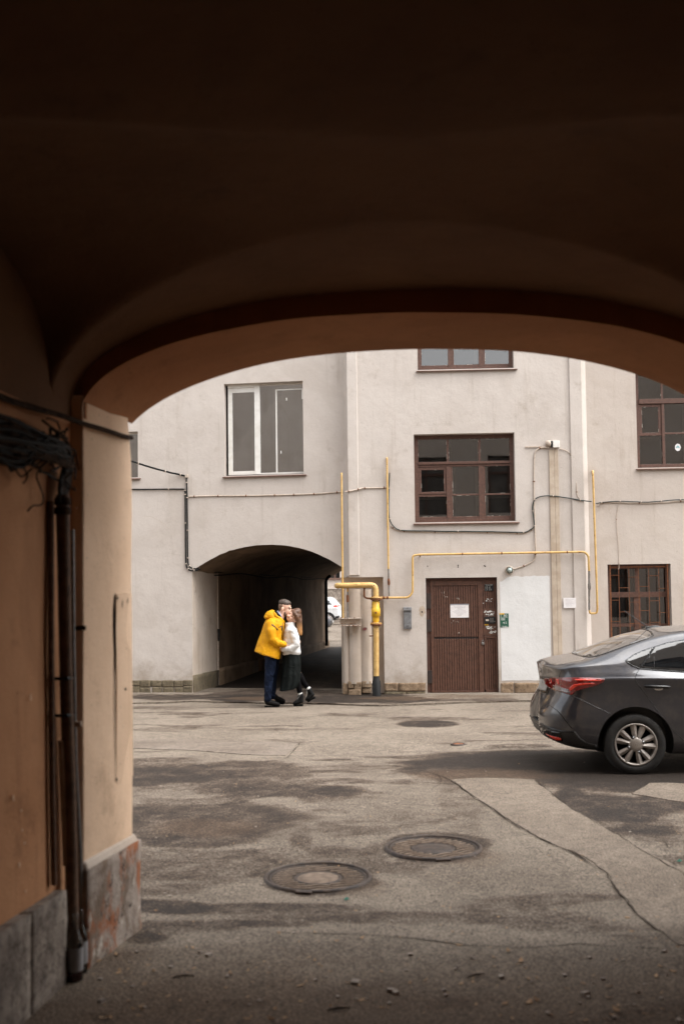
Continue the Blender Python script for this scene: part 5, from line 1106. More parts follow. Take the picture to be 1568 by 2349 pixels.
# rear screen, boot lid, dust on the boot
vshoot = lambda x, y: (Vector((x, y, 3)), Vector((0, 0, -1)))
half = [(.475, 0), (.482, .30), (.515, .52), (.57, .595), (.66, .61), (.90, .59), (1.10, .548), (1.15, .50), (1.17, .3), (1.178, 0)]
patch(tree, vshoot, half + [(x, -y) for x, y in half[::-1][1:-1]], .05, .003, 'rear_window', 'rear_glass', sed, False)
out_ = [(.462, 0), (.47, .30), (.503, .53), (.565, .612), (.66, .626), (.90, .604), (1.10, .562), (1.16, .515), (1.185, .3), (1.19, 0)]
for s in (1, -1): patch(tree, vshoot, [(x, y * s) for x, y in out_] + [(x, y * s) for x, y in half[::-1]], .04, .0042, 'screen_trim', 'gloss_black', sed, False)
bt = [(.11, 0), (.115, .3), (.15, .55), (.25, .615), (.40, .62), (.46, .56), (.455, .3), (.445, 0)]
patch(tree, vshoot, bt + [(x, -y) for x, y in bt[::-1][1:-1]], .05, .0016, 'boot_lid', 'dusty_paint', sed, False)
rf = [(1.22, 0), (1.22, .4), (1.30, .50), (2.3, .50), (2.42, 0)]
patch(tree, vshoot, rf + [(x, -y) for x, y in rf[::-1][1:-1]], .08, .0016, 'roof_panel', 'dusty_paint', sed, False)
ws = [(2.52, 0), (2.54, .5), (2.70, .56), (3.10, .62), (3.28, .60), (3.34, .3), (3.35, 0)]
patch(tree, vshoot, ws + [(x, -y) for x, y in ws[::-1][1:-1]], .06, .003, 'windscreen', 'car_window', sed, False)
rshoot = lambda y, z: (Vector((-1, y, z)), Vector((1, 0, 0)))
patch(tree, rshoot, [(-.26, .775), (.26, .775), (.26, .887), (-.26, .887)], .05, .006, 'number_plate', 'plate_white', sed, False)
patch(tree, rshoot, [(-.34, .745), (.34, .745), (.36, .92), (-.36, .92)], .06, .003, 'plate_recess', 'gloss_black', sed, False)
fshoot = lambda y, z: (Vector((6, y, z)), Vector((-1, 0, 0)))
patch(tree, fshoot, [(-.5, .32), (.5, .32), (.42, .52), (-.42, .52)], .06, .006, 'grille', 'gloss_black', sed, False); patch(tree, fshoot, [(.40, .60), (.72, .62), (.76, .72), (.52, .67)], .05, .006, 'headlamp', 'lamp_clear', sed, True); patch(tree, fshoot, [(-.26, .42), (.26, .42), (.26, .53), (-.26, .53)], .06, .011, 'number_plate', 'plate_white', sed, False)
patch(tree, rshoot, [(-.08, .955), (.08, .955), (.08, 1.005), (-.08, 1.005)], .03, .006, 'badge', 'chrome', sed, False)
# door handles, mirrors, aerial
for (a, b) in (((1218, 762), (1440, 768)), ((2100, 765), (2320, 772))):
    P = []
    for q in np.linspace(0, 1, 7):
        x, y = cv([(a[0] + (b[0] - a[0]) * q, a[1] + (b[1] - a[1]) * q)])[0]; o_, d_ = cs(x, y); loc, nor, i, di = tree.ray_cast(o_, d_)
        if loc: P.append(loc + Vector((0, -.004 - .03 * math.sin(math.pi * min(1, max(0, q * 1.1 - .05))) ** .5, 0)))
    for s in (1, -1):
        mb = MB(); mb.tube([Vector((p.x, p.y * s, p.z)) for p in P], [.012, .016, .016, .016, .016, .016, .012], 8); mb.build('door_handle', 'gloss_black', sed)
cpatch([(1290, 778), (1385, 780), (1375, 795), (1345, 802), (1315, 798)], .003, 'handle_cup', 'chrome', step=3)
for s in (1, -1):
    mb = MB(); mb.lathe([(0, -.09), (.05, -.08), (.075, 0), (.06, .07), (0, .085)], (2.92, s * .93, 1.02), n=14, R=Matrix(((0, 0, 1), (1, 0, 0), (0, 1, 0)))); mb.build('wing_mirror', 'grey_car_paint', sed)
mb = MB(); mb.hexa([(1.19, -.035, 1.40), (1.40, -.03, 1.425), (1.40, .03, 1.425), (1.19, .035, 1.40), (1.20, -.02, 1.43), (1.30, -.012, 1.445), (1.30, .012, 1.445), (1.20, .02, 1.43)]); mb.build('aerial_base', 'gloss_black', sed, .006)
mb = MB(); mb.tube([(1.22, 0, 1.43), (.98, 0, 1.60)], [.005, .0035], 6); mb.build('aerial', 'car_black', sed)
for x in SEDAN['wheels']:
    for s in (-1, 1): wheel(SEDAN, x, s, sed)
# underside: axle and exhaust give the dark belly its depth
mb = MB(); mb.tube([(.88, -.7, .3), (.88, .7, .3)], .035, 8); mb.build('rear_axle', 'car_black', sed)
mb = MB(); mb.tube([(.22, .45, .25), (.5, .45, .26), (.6, .3, .26)], .025, 8); mb.build('exhaust', 'rust', sed)

# --- cars in the yard beyond the tunnel
def copy_tree(o, parent=None):
    c = o.copy(); C.objects.link(c); c.parent = parent
    for ch in list(o.children): copy_tree(ch, c)
    return c
far_z = float(gz(0, 46.0))
blk = copy_tree(sed); blk['label'] = 'dark car nose at the far end of the tunnel before the white car'; blk.location = (-4.80, 45.2, float(gz(-2, 45.2))); blk.rotation_euler = (0, 0, math.radians(-4))
suv = thing('parked_car', 'white car seen through the tunnel in the yard behind', 'car')
sb = car_body(SUV, suv, 'white_car_paint'); t2 = bvh_of(sb); sshoot = lambda x, z: (Vector((x, -3, z)), Vector((0, 1, 0)))
patch(t2, sshoot, [(.62, 1.17), (.75, 1.40), (1.0, 1.48), (2.3, 1.50), (2.75, 1.25), (2.85, 1.12), (1.5, 1.14)], .1, .004, 'side_window', 'car_window', suv); patch(t2, sshoot, [(.22, 1.0), (.55, 1.04), (.5, 1.13), (.2, 1.16)], .05, .008, 'tail_lamp', 'lamp_bright', suv)
r2 = lambda y, z: (Vector((-2, y, z)), Vector((1, 0, 0))); patch(t2, r2, [(-.55, 1.2), (.55, 1.2), (.5, 1.5), (-.5, 1.5)], .08, .004, 'rear_window', 'car_window', suv, False)
patch(t2, sshoot, [(.2, .32), (.45, .32), (.45, .5), (.2, .55)], .06, .004, 'bumper_skirt', 'car_black', suv)
for x in SUV['wheels']:
    for s in (-1, 1): wheel(SUV, x, s, suv)
suv.rotation_euler = (0, 0, math.radians(180)); suv.location = (.02, 57.6, float(gz(0, 57.6)))
# house across the far yard
fh = thing('far_house', 'grey beige house with a brown window at the far end of the tunnel', 'building')
WF = Wall(0, 66, 0); fwin = [WF.rect(756, 1296, 779, 1326), WF.rect(700, 1290, 730, 1326), WF.rect(800, 1290, 830, 1326)]
mb = MB(); holes_wall(mb, WF, -14, 14, -1, 11, fwin); mb.build('wall', 'facade_shade', fh)
for r in fwin:
    wn = part_empty('window', fh); mb = MB(); mb.wbox(WF, r[0], r[1], r[2], r[3], -.25, -.2); mb.build('pane', 'car_window', wn); mb = MB(); mb.wbox(WF, (r[0] + r[1]) / 2 - .05, (r[0] + r[1]) / 2 + .05, r[2], r[3], -.19, -.1); mb.build('frame', 'brown_wood', wn); mb = MB(); mb.wbox(WF, r[0] - .1, r[1] + .1, r[2] - .12, r[2], -.1, .1); mb.build('sill', 'sill_metal', wn)
u0, u1, z0, z1 = WF.rect(700, 1349, 840, 1351.5); mb = MB(); mb.wbox(WF, -14, 14, z0, z1, 0, .12); mb.build('string_course', 'facade_shade', fh); mb = MB(); mb.wbox(WF, -14, 14, -1, z0 - .05, .001, .06); mb.build('base_course', 'plinth_grey', fh)
# ------------------------------------------------------------------ people
plain('skin', (.66, .41, .30), (.60, .345, .245), rough=.55, scale=14); plain('lips', (.42, .12, .10), rough=.5); plain('faded_hair', (.19, .115, .075), (.13, .08, .052), rough=.7, scale=120); plain('dark_hair', (.034, .021, .014), (.065, .043, .029), rough=.6, scale=90, bs=.5, bscale=150); plain('beard', (.10, .058, .036), rough=.8, scale=60)
plain('eye_line', (.035, .02, .015), rough=.7); plain('boot_leather', (.0025, .0025, .0025), (.005, .0045, .004), rough=.6, spec=.18, scale=30, bs=.2); plain('sole_rubber', (.005, .005, .0045), rough=.9, spec=.1); plain('tights', (.0025, .002, .0025), rough=.9, spec=.1); plain('sock', (.55, .54, .52), rough=.9); plain('navy_lining', (.003, .0045, .009), rough=.9, spec=.1); plain('shirt', (.40, .44, .55), rough=.8); plain('zip', (.01, .01, .01), rough=.5)
def cloth(name, c1, c2, rough, folds, sc, seam=0.0, scol=None):
    m, t, b = nodes(name); t.links.new(mixc(t, rng(t, noise_n(t, 5, 4), .35, .65), c1, c2), b.inputs['Base Color']); b.inputs['Roughness'].default_value = rough; b.inputs['Specular IOR Level'].default_value = .15
    bump(t, b, noise_n(t, 1.0, 3, .5, stretch(t, (sc, sc, sc * .55)), 1.2), folds, .06)
    if seam:
        wv = N(t, 'TexWave', wave_type='BANDS', bands_direction='Z'); wv.inputs['Scale'].default_value = 3.6; wv.inputs['Distortion'].default_value = 2.2; wv.inputs['Detail'].default_value = 1; t.links.new(pos(t), wv.inputs['Vector']); bump(t, b, math_n(t, 'POWER', wv.outputs['Fac'], .35), seam, .03)
    bump(t, b, noise_n(t, 220, 2), .15, .002)
cloth('yellow_cloth', (.62, .30, .006), (.55, .245, .005), .6, .5, 6.5); cloth('denim', (.0055, .011, .029), (.003, .0065, .018), .8, .7, 14); cloth('white_puffer', (.62, .61, .59), (.55, .54, .52), .55, .3, 9, .22); cloth('green_skirt', (.0022, .0042, .0036), (.0014, .0026, .0022), .75, .5, 9)
m, t, b = nodes('long_hair')      # brown, fading to honey towards the tips
sx = N(t, 'SeparateXYZ'); t.links.new(pos(t), sx.inputs[0]); f = rng(t, sx.outputs[2], 1.28, 1.06, 1.0, 0.0)
col = mixc(t, rng(t, sx.outputs[2], 1.22, 1.46), (.50, .25, .085), (.060, .025, .012)); st_ = noise_n(t, 1, 4, .6, stretch(t, (120, 120, 9))); col = mixc(t, rng(t, st_, .4, .7, 0, .45), col, (.24, .105, .04))
t.links.new(col, b.inputs['Base Color']); b.inputs['Roughness'].default_value = .45; bump(t, b, st_, .6, .01)
YP = 17.05
def Q(cx, cy, dy=0.0, Y=YP):
    p = PY(551.25 + cx * .13672, 1347.5 + cy * .13672, Y); p.y += dy; return p
MM = .13672 * YP / FPX
def caps(mb, pts, n=12):           # closed tapered limb: (point, radius)
    P, r = [], []
    for i, (p, q) in enumerate(pts): P.append(p); r.append(q * MM)
    d0 = (P[0] - P[1]).normalized(); d1 = (P[-1] - P[-2]).normalized()
    PP = [P[0] + d0 * r[0] * .9, P[0] + d0 * r[0] * .6] + P + [P[-1] + d1 * r[-1] * .6, P[-1] + d1 * r[-1] * .9]; rr = [r[0] * .3, r[0] * .75] + r + [r[-1] * .75, r[-1] * .3]
    mb.tube(PP, rr, n); return mb
def ell(mb, c, rx, ry, rz, R=None, n=14):   # radii in close-up px (about mm)
    prof = [(math.sin(math.pi * k / 10), -math.cos(math.pi * k / 10)) for k in range(11)]; V = []
    for r, h in prof:
        for k in range(n):
            a = 2 * math.pi * k / n; q = Vector((max(r, .02) * math.cos(a) * rx * MM, max(r, .02) * math.sin(a) * ry * MM, h * rz * MM)); V.append(c + ((R @ q) if R else q))
    mb.add(V, [(i * n + k, i * n + (k + 1) % n, (i + 1) * n + (k + 1) % n, (i + 1) * n + k) for i in range(10) for k in range(n)], True); mb.add(V[:n], [tuple(range(n))[::-1]], True); mb.add(V[-n:], [tuple(range(n))], True); return mb
def loft(mb, rings, n=28, fold=None):      # rings: (back px, front px, half depth mm, dy, power)
    rows = []
    for k, (b_, f_, dep, dy, pw) in enumerate(rings):
        B, F = Q(*b_, dy), Q(*f_, dy); c = (B + F) / 2; h = (F - B) / 2; row = []
        for i in range(n):
            a = 2 * math.pi * i / n; ca, sa = math.cos(a), math.sin(a); ca = math.copysign(abs(ca) ** pw, ca); sa = math.copysign(abs(sa) ** pw, sa); g = 1.0 if not fold else 1 + fold(k, a)
            row.append(c + h * ca * g + Vector((0, sa * dep * .001 * g, 0)))
        rows.append(row)
    mb.grid(rows, True, True); mb.add(rows[0], [tuple(range(n))[::-1]]); mb.add(rows[-1], [tuple(range(n))]); return mb
def blob(name, mt, parent, mb, voxel=.010, smooth=6, disp=0.0, dscale=9.0, fac=.5):
    o = mb.build(name, mt, None)
    r = o.modifiers.new('r', 'REMESH'); r.mode = 'VOXEL'; r.voxel_size = voxel; r.use_smooth_shade = True
    if smooth: s = o.modifiers.new('s', 'SMOOTH'); s.factor = fac; s.iterations = smooth
    bpy.context.view_layer.update(); me = bpy.data.meshes.new_from_object(o.evaluated_get(bpy.context.evaluated_depsgraph_get())); o.modifiers.clear(); o.data = me
    if disp:
        nn = [v.normal.copy() for v in me.vertices]
        for v, q in zip(me.vertices, nn):
            p = Vector((v.co.x, v.co.y, v.co.z * .6)) * dscale
            v.co += q * disp * (noise.noise(p) + .5 * noise.noise(p * 2.3))
    me.polygons.foreach_set('use_smooth', [True] * len(me.polygons))
    me.materials.clear(); me.materials.append(MT[mt]); adopt(o, parent); return o
def adopt(o, parent):
    o.parent = parent; o.matrix_parent_inverse = Matrix.Translation(-parent.location); return o
def skin_patch(tr, P, step, off, nm, mt, parent, rim=.004):
    a = patch(tr, lambda x, y: (EYE, ray(x, y).normalized()), [(551.25 + x * .13672, 1347.5 + y * .13672) for x, y in P], step, off, nm, mt, None, False, rim)
    return adopt(a, parent) if a else None
def hand(mb, wrist, palm, dirv, side, k=1.0):   # palm with four fingers of unequal length and a thumb, gently curled
    caps(mb, [(wrist, 26 * k), (palm, 34 * k)]); d = dirv.normalized(); s = side.normalized(); u = d.cross(s).normalized()
    for i, L in enumerate((72, 80, 74, 58)):
        b0 = palm + s * (i - 1.5) * 19 * MM * k + d * 25 * MM; caps(mb, [(b0, 10.5), (b0 + d * L * .5 * MM * k - u * 6 * MM, 9.5), (b0 + d * L * .85 * MM * k - u * 26 * MM, 8.5)], 8)
    b0 = palm - s * 30 * MM * k - d * 15 * MM; caps(mb, [(b0, 12), (b0 - s * 18 * MM + d * 30 * MM, 10.5), (b0 - s * 20 * MM + d * 58 * MM, 9)], 8)

# ---- man in the yellow jacket
man = thing('person', 'person in yellow hooded jacket and dark blue trousers leaning in for a kiss', 'person'); gm = Q(520, 1990); man.location = (gm.x, YP, float(gz(gm.x, YP)))
mb = MB()
Rh = Matrix.Rotation(math.radians(14), 3, 'Y')
ell(mb, Q(742, 312), 102, 76, 106, Rh); ell(mb, Q(776, 400), 76, 58, 82, Rh); ell(mb, Q(790, 455), 42, 40, 38, Rh); caps(mb, [(Q(640, 560), 74), (Q(690, 450), 62), (Q(725, 400), 58)])
ell(mb, Q(838, 345), 20, 46, 18, Rh); caps(mb, [(Q(840, 360), 12), (Q(853, 400), 13), (Q(858, 418), 15)]); ell(mb, Q(832, 452), 18, 26, 15); ell(mb, Q(815, 410), 34, 46, 34)
ell(mb, Q(706, 368, -.078), 22, 12, 36, Matrix.Rotation(math.radians(10), 3, 'Y')); ell(mb, Q(706, 368, .078), 22, 12, 36)
caps(mb, [(Q(600, 620), 120), (Q(560, 850), 125), (Q(530, 1080), 110), (Q(535, 1130), 85)]); caps(mb, [(Q(560, 600, -.16), 60), (Q(545, 880, -.25), 45), (Q(700, 965, -.19), 34)]); caps(mb, [(Q(600, 600, .16), 60), (Q(680, 830, .27), 45), (Q(850, 900, .24), 34)])
caps(mb, [(Q(520, 1180, -.09), 60), (Q(490, 1480, -.09), 48), (Q(468, 1900, -.09), 38)]); caps(mb, [(Q(555, 1180, .09), 58), (Q(535, 1500, .10), 46), (Q(545, 1840, .10), 36)])
hand(mb, Q(705, 968, -.19), Q(745, 985, -.175), Vector((.85, .35, -.35)), Vector((.2, .2, .9)), .9); hand(mb, Q(850, 900, .24), Q(905, 905, .22), Vector((.9, -.35, -.1)), Vector((0, .3, .9)), .9)
blob('body', 'skin', man, mb, .0075, 3)
bd = man.children[-1]; ht = bvh_of(bd)
mb = MB(); ell(mb, Q(742, 270), 107, 79, 72, Rh); ell(mb, Q(806, 258), 48, 58, 34, Matrix.Rotation(math.radians(34), 3, 'Y')); blob('hair', 'dark_hair', man, mb, .007, 2, .004, 45)
mb = MB(); ell(mb, Q(706, 312), 72, 75, 62, Rh); ell(mb, Q(668, 350), 28, 62, 50); blob('hair_fade', 'faded_hair', man, mb, .007, 2, .002, 45)
mb = MB(); ell(mb, Q(778, 468), 50, 50, 32, Rh); ell(mb, Q(745, 435, -.03), 24, 32, 46, Matrix.Rotation(math.radians(25), 3, 'Y')); ell(mb, Q(824, 447), 20, 30, 12); blob('beard', 'beard', man, mb, .007, 2)
skin_patch(ht, [(806, 366), (832, 360), (846, 364), (842, 373), (818, 376)], 3, .002, 'eye', 'eye_line', man); skin_patch(ht, [(800, 345), (830, 336), (850, 342), (848, 350), (826, 348), (804, 354)], 3, .003, 'eyebrow', 'eye_line', man); skin_patch(ht, [(822, 444), (846, 440), (848, 452), (826, 455)], 3, .002, 'mouth', 'lips', man)
mb = MB(); rings = [((236, 1068), (668, 1208), 300, .0, .8), ((268, 980), (676, 1120), 290, 0, .85), ((300, 890), (692, 1010), 275, 0, .9), ((350, 760), (712, 860), 262, 0, .9), ((392, 640), (732, 730), 255, 0, .9), ((428, 555), (742, 640), 232, 0, .9), ((470, 500), (740, 585), 190, 0, 1), ((540, 455), (735, 560), 135, 0, 1), ((590, 420), (722, 540), 100, 0, 1)]
loft(mb, rings); caps(mb, [(Q(525, 600, -.19), 92), (Q(530, 720, -.245), 86), (Q(552, 868, -.27), 78), (Q(640, 925, -.25), 70), (Q(738, 950, -.20), 56)]); caps(mb, [(Q(600, 600, .19), 92), (Q(650, 800, .27), 78), (Q(830, 890, .25), 56)])
jk = blob('jacket', 'yellow_cloth', man, mb, .010, 5, .012, 6.5); jt = bvh_of(jk)
mb = MB(); loft(mb, [((480, 545), (640, 560), 150, 0, 1), ((415, 510), (640, 520), 165, 0, 1), ((408, 455), (620, 470), 158, 0, 1), ((450, 405), (590, 420), 130, 0, 1), ((520, 378), (570, 385), 90, 0, 1)]); ell(mb, Q(455, 500), 62, 150, 42); caps(mb, [(Q(560, 420, -.10), 26), (Q(620, 490, -.13), 26), (Q(690, 545, -.10), 28), (Q(728, 585, -.03), 26)]); blob('hood', 'yellow_cloth', man, mb, .009, 4, .006, 12)
mb = MB(); loft(mb, [((575, 520), (722, 560), 112, 0, 1), ((570, 440), (715, 525), 112, 0, 1), ((560, 385), (690, 470), 108, 0, 1)]); blob('collar_lining', 'navy_lining', man, mb, .009, 3)
mb = MB(); loft(mb, [((620, 470), (722, 530), 82, 0, 1), ((612, 400), (706, 480), 80, 0, 1), ((618, 382), (690, 455), 76, 0, 1)]); blob('shirt_collar', 'shirt', man, mb, .008, 2)
jst = lambda P, w_, off=.004, mt='zip', nm='zip': skin_patch(jt, [tuple(p) for p in quad_strip(P, w_)], 6, off, nm, mt, man)
jst([(524, 622), (560, 652), (600, 690), (628, 716)], 9); jst([(703, 592), (708, 660), (702, 740), (690, 850)], 5); jst([(638, 668), (668, 662), (694, 642)], 5); jst([(690, 655), (692, 725)], 5)
jst([(244, 1060), (340, 1104), (450, 1146), (560, 1172), (664, 1190)], 3, .003, 'rust', 'hem_seam'); jst([(735, 920), (742, 980)], 5, .004, 'zip', 'cuff_strap')
mb = MB(); caps(mb, [(Q(520, 1150, -.08), 112), (Q(512, 1260, -.085), 98), (Q(492, 1450, -.09), 82), (Q(475, 1650, -.09), 70), (Q(468, 1800, -.09), 68), (Q(466, 1878, -.09), 66)]); caps(mb, [(Q(550, 1150, .08), 108), (Q(552, 1260, .09), 92), (Q(536, 1480, .10), 76), (Q(526, 1680, .10), 66), (Q(535, 1838, .10), 60)]); tr_ = blob('trousers', 'denim', man, mb, .010, 4, .012, 13)
def shoe(parent, heel, toe, ank, hgt, wd, nm='shoe', laces=None):
    mb = MB(); d = (toe - heel).normalized(); caps(mb, [(heel.lerp(toe, .12) + Vector((0, 0, .02)), wd * 1.02), (heel.lerp(toe, .5) + Vector((0, 0, .012)), wd * .98), (heel.lerp(toe, .78), wd * .92), (heel.lerp(toe, .95) - Vector((0, 0, .006)), wd * .72)]); caps(mb, [(heel.lerp(toe, .2) + Vector((0, 0, .02)), wd * 1.05), (ank, hgt)]); caps(mb, [(heel.lerp(toe, .2) + (ank - heel) * .5, wd * .9), (heel.lerp(toe, .62) + Vector((0, 0, .015)), wd * .85)])
    a = blob(nm, 'boot_leather', parent, mb, .008, 3)
    mb = MB(); up = (ank - heel); up = (up - d * up.dot(d)).normalized(); s = d.cross(up).normalized(); rows = []
    for q, ww in ((-.06, .55), (0, .85), (.15, 1.0), (.45, .9), (.7, 1.02), (.9, .85), (1.04, .45)):
        c = heel.lerp(toe, q) - up * wd * MM * .80; h = .034 if q < .35 else .024
        rows.append([c - s * ww * wd * MM * .95, c + s * ww * wd * MM * .95, c + s * ww * wd * MM * .95 - up * h, c - s * ww * wd * MM * .95 - up * h])
    mb.grid(rows, False, True); mb.add(rows[0], [(0, 1, 2, 3)]); mb.add(rows[-1], [(0, 1, 2, 3)]); adopt(mb.build('sole', 'sole_rubber', None), parent)
shoe(man, Q(432, 1940, -.09), Q(655, 1950, -.11), Q(455, 1880, -.09), 60, 46); shoe(man, Q(575, 1892, .16), Q(728, 1915, .12), Q(560, 1840, .12), 52, 42)

# ---- woman in the white jacket
wom = thing('person', 'person in white padded jacket and long dark skirt, one boot heel lifted', 'person'); gw = Q(985, 1985); wom.location = (gw.x, YP + .08, float(gz(gw.x, YP + .08)))
mb = MB(); Rw = Matrix.Rotation(math.radians(45), 3, 'Y')
hc = Q(888, 462); ell(mb, hc, 84, 88, 112, Rw); ell(mb, Q(842, 505, -.022), 64, 62, 74, Rw); ell(mb, Q(806, 528, -.030), 32, 34, 30, Rw); caps(mb, [(Q(850, 545), 52), (Q(845, 620), 52), (Q(845, 680), 60)])
caps(mb, [(Q(838, 470, -.088), 9), (Q(825, 482, -.098), 11), (Q(818, 488, -.10), 13)]); ell(mb, Q(848, 518, -.07), 26, 22, 24); ell(mb, Q(800, 478, -.055), 22, 22, 24); ell(mb, Q(912, 566, -.05), 18, 14, 30, Matrix.Rotation(math.radians(-30), 3, 'Y'))
caps(mb, [(Q(850, 700), 90), (Q(850, 850), 95), (Q(860, 1050), 100), (Q(870, 1180), 95)]); caps(mb, [(Q(890, 740, -.13), 48), (Q(945, 950, -.19), 38), (Q(720, 1030, -.13), 28)]); caps(mb, [(Q(880, 740, .13), 48), (Q(850, 900, .20), 38), (Q(740, 930, .18), 28)])
caps(mb, [(Q(900, 1180, -.06), 60), (Q(940, 1480, -.05), 44), (Q(975, 1640, -.05), 34), (Q(1002, 1800, -.05), 26)]); caps(mb, [(Q(900, 1180, .07), 60), (Q(985, 1480, .08), 42), (Q(1060, 1610, .08), 33), (Q(1140, 1715, .08), 26)])
hand(mb, Q(715, 1030, -.135), Q(680, 1028, -.12), Vector((-.75, .55, .1)), Vector((0, .2, .95)), .8); hand(mb, Q(740, 930, .18), Q(690, 925, .17), Vector((-.9, .1, .1)), Vector((0, .3, .9)), .8)
wb = blob('body', 'skin', wom, mb, .0075, 2); wt_ = bvh_of(wb)
for P, nm, mt in (([(855, 474), (868, 482), (880, 496), (876, 500), (862, 492), (852, 482)], 'eye', 'eye_line'), ([(826, 424), (838, 434), (846, 446), (840, 448), (828, 438)], 'eye', 'eye_line'), ([(866, 452), (886, 464), (898, 482), (894, 484), (878, 470)], 'eyebrow', 'dark_hair'), ([(792, 492), (806, 500), (822, 516), (812, 516), (798, 506)], 'mouth', 'lips')): skin_patch(wt_, P, 3, .002, nm, mt, wom)
mb = MB(); ell(mb, Q(928, 440, .012), 84, 94, 108, Rw); ell(mb, Q(965, 480, .0), 66, 80, 70); caps(mb, [(Q(870, 402, -.03), 26), (Q(905, 425, -.075), 34), (Q(950, 500, -.07), 40), (Q(968, 560, -.055), 40)]); caps(mb, [(Q(985, 490), 52), (Q(992, 590, -.02), 46), (Q(998, 690, -.01), 40), (Q(1010, 760), 32), (Q(1020, 790), 20)]); caps(mb, [(Q(965, 560, -.05), 34), (Q(978, 680, -.04), 30), (Q(995, 790, -.02), 16)])
hr = blob('hair', 'long_hair', wom, mb, .008, 3, .006, 26)
mb = MB()
for k in range(26):
    a0 = Q(985 + random.uniform(-18, 40), 700 + random.uniform(-40, 30), random.uniform(-.05, .02)); a1 = Q(1005 + random.uniform(-20, 28), 785 + random.uniform(-10, 30), random.uniform(-.04, .02)); mb.tube([a0, a0.lerp(a1, .6) + Vector((.004, 0, 0)), a1], [.007, .005, .001], 5)
adopt(mb.build('hair_tips', 'long_hair', None), wom)
mb = MB(); loft(mb, [((1010, 1128), (705, 1135), 150, 0, .9), ((1018, 1090), (700, 1085), 165, 0, .9), ((1008, 1000), (705, 1000), 168, 0, .95), ((985, 880), (716, 880), 162, 0, .95), ((968, 770), (728, 760), 172, 0, .95), ((945, 700), (745, 690), 150, 0, 1), ((920, 650), (752, 655), 98, 0, 1), ((914, 590), (748, 605), 92, 0, 1), ((905, 578), (760, 590), 78, 0, 1)])
caps(mb, [(Q(885, 735, -.13), 76), (Q(925, 850, -.18), 70), (Q(948, 955, -.20), 66), (Q(860, 1030, -.20), 60), (Q(730, 1030, -.15), 50)]); caps(mb, [(Q(880, 735, .13), 76), (Q(850, 900, .2), 62), (Q(750, 930, .18), 48)])
wj = blob('jacket', 'white_puffer', wom, mb, .010, 4, .009, 10)
mb = MB(); fold = lambda k, a: (.006 + .014 * k) * math.sin(9 * a + .7 + .25 * k) + (.004 * k) * math.sin(5 * a)
loft(mb, [((1000, 1100), (716, 1105), 150, 0, 1), ((1008, 1200), (712, 1210), 172, 0, 1), ((1012, 1330), (704, 1340), 185, 0, 1), ((1014, 1460), (692, 1480), 200, 0, 1), ((1010, 1570), (682, 1610), 214, 0, 1), ((985, 1650), (672, 1690), 224, 0, 1), ((945, 1690), (666, 1738), 228, 0, 1)], 54, fold)
o = mb.build('skirt', 'green_skirt', None); adopt(o, wom)
mb = MB(); caps(mb, [(Q(940, 1480, -.05), 62), (Q(975, 1640, -.05), 50), (Q(1002, 1790, -.05), 38)]); caps(mb, [(Q(985, 1480, .08), 60), (Q(1060, 1610, .08), 48), (Q(1140, 1712, .08), 38)]); blob('tights', 'tights', wom, mb, .009, 3)
for a, b_ in ((Q(1000, 1768, -.05), Q(1007, 1800, -.05)), (Q(1118, 1690, .08), Q(1148, 1718, .08))):
    mb = MB(); mb.tube([a, a.lerp(b_, .5), b_], [.041, .043, .044], 14); adopt(mb.build('sock', 'sock', None), wom)
shoe(wom, Q(1040, 1922, -.05), Q(895, 1935, -.07), Q(1014, 1806, -.05), 50, 40, 'boot'); shoe(wom, Q(1215, 1815, .08), Q(1105, 1890, .06), Q(1150, 1728, .08), 50, 40, 'boot')
mb = MB()
for k in range(7):
    p = Q(1000 - k * 10, 1812 + k * 14, -.097 + k * .003); mb.box(p, (.006, .006, .006)); p = Q(1120 - k * 3, 1735 + k * 17, .025); mb.box(p, (.006, .006, .006))
adopt(struct(mb.build('eyelets', 'white_ink', None), 'stuff'), wom)
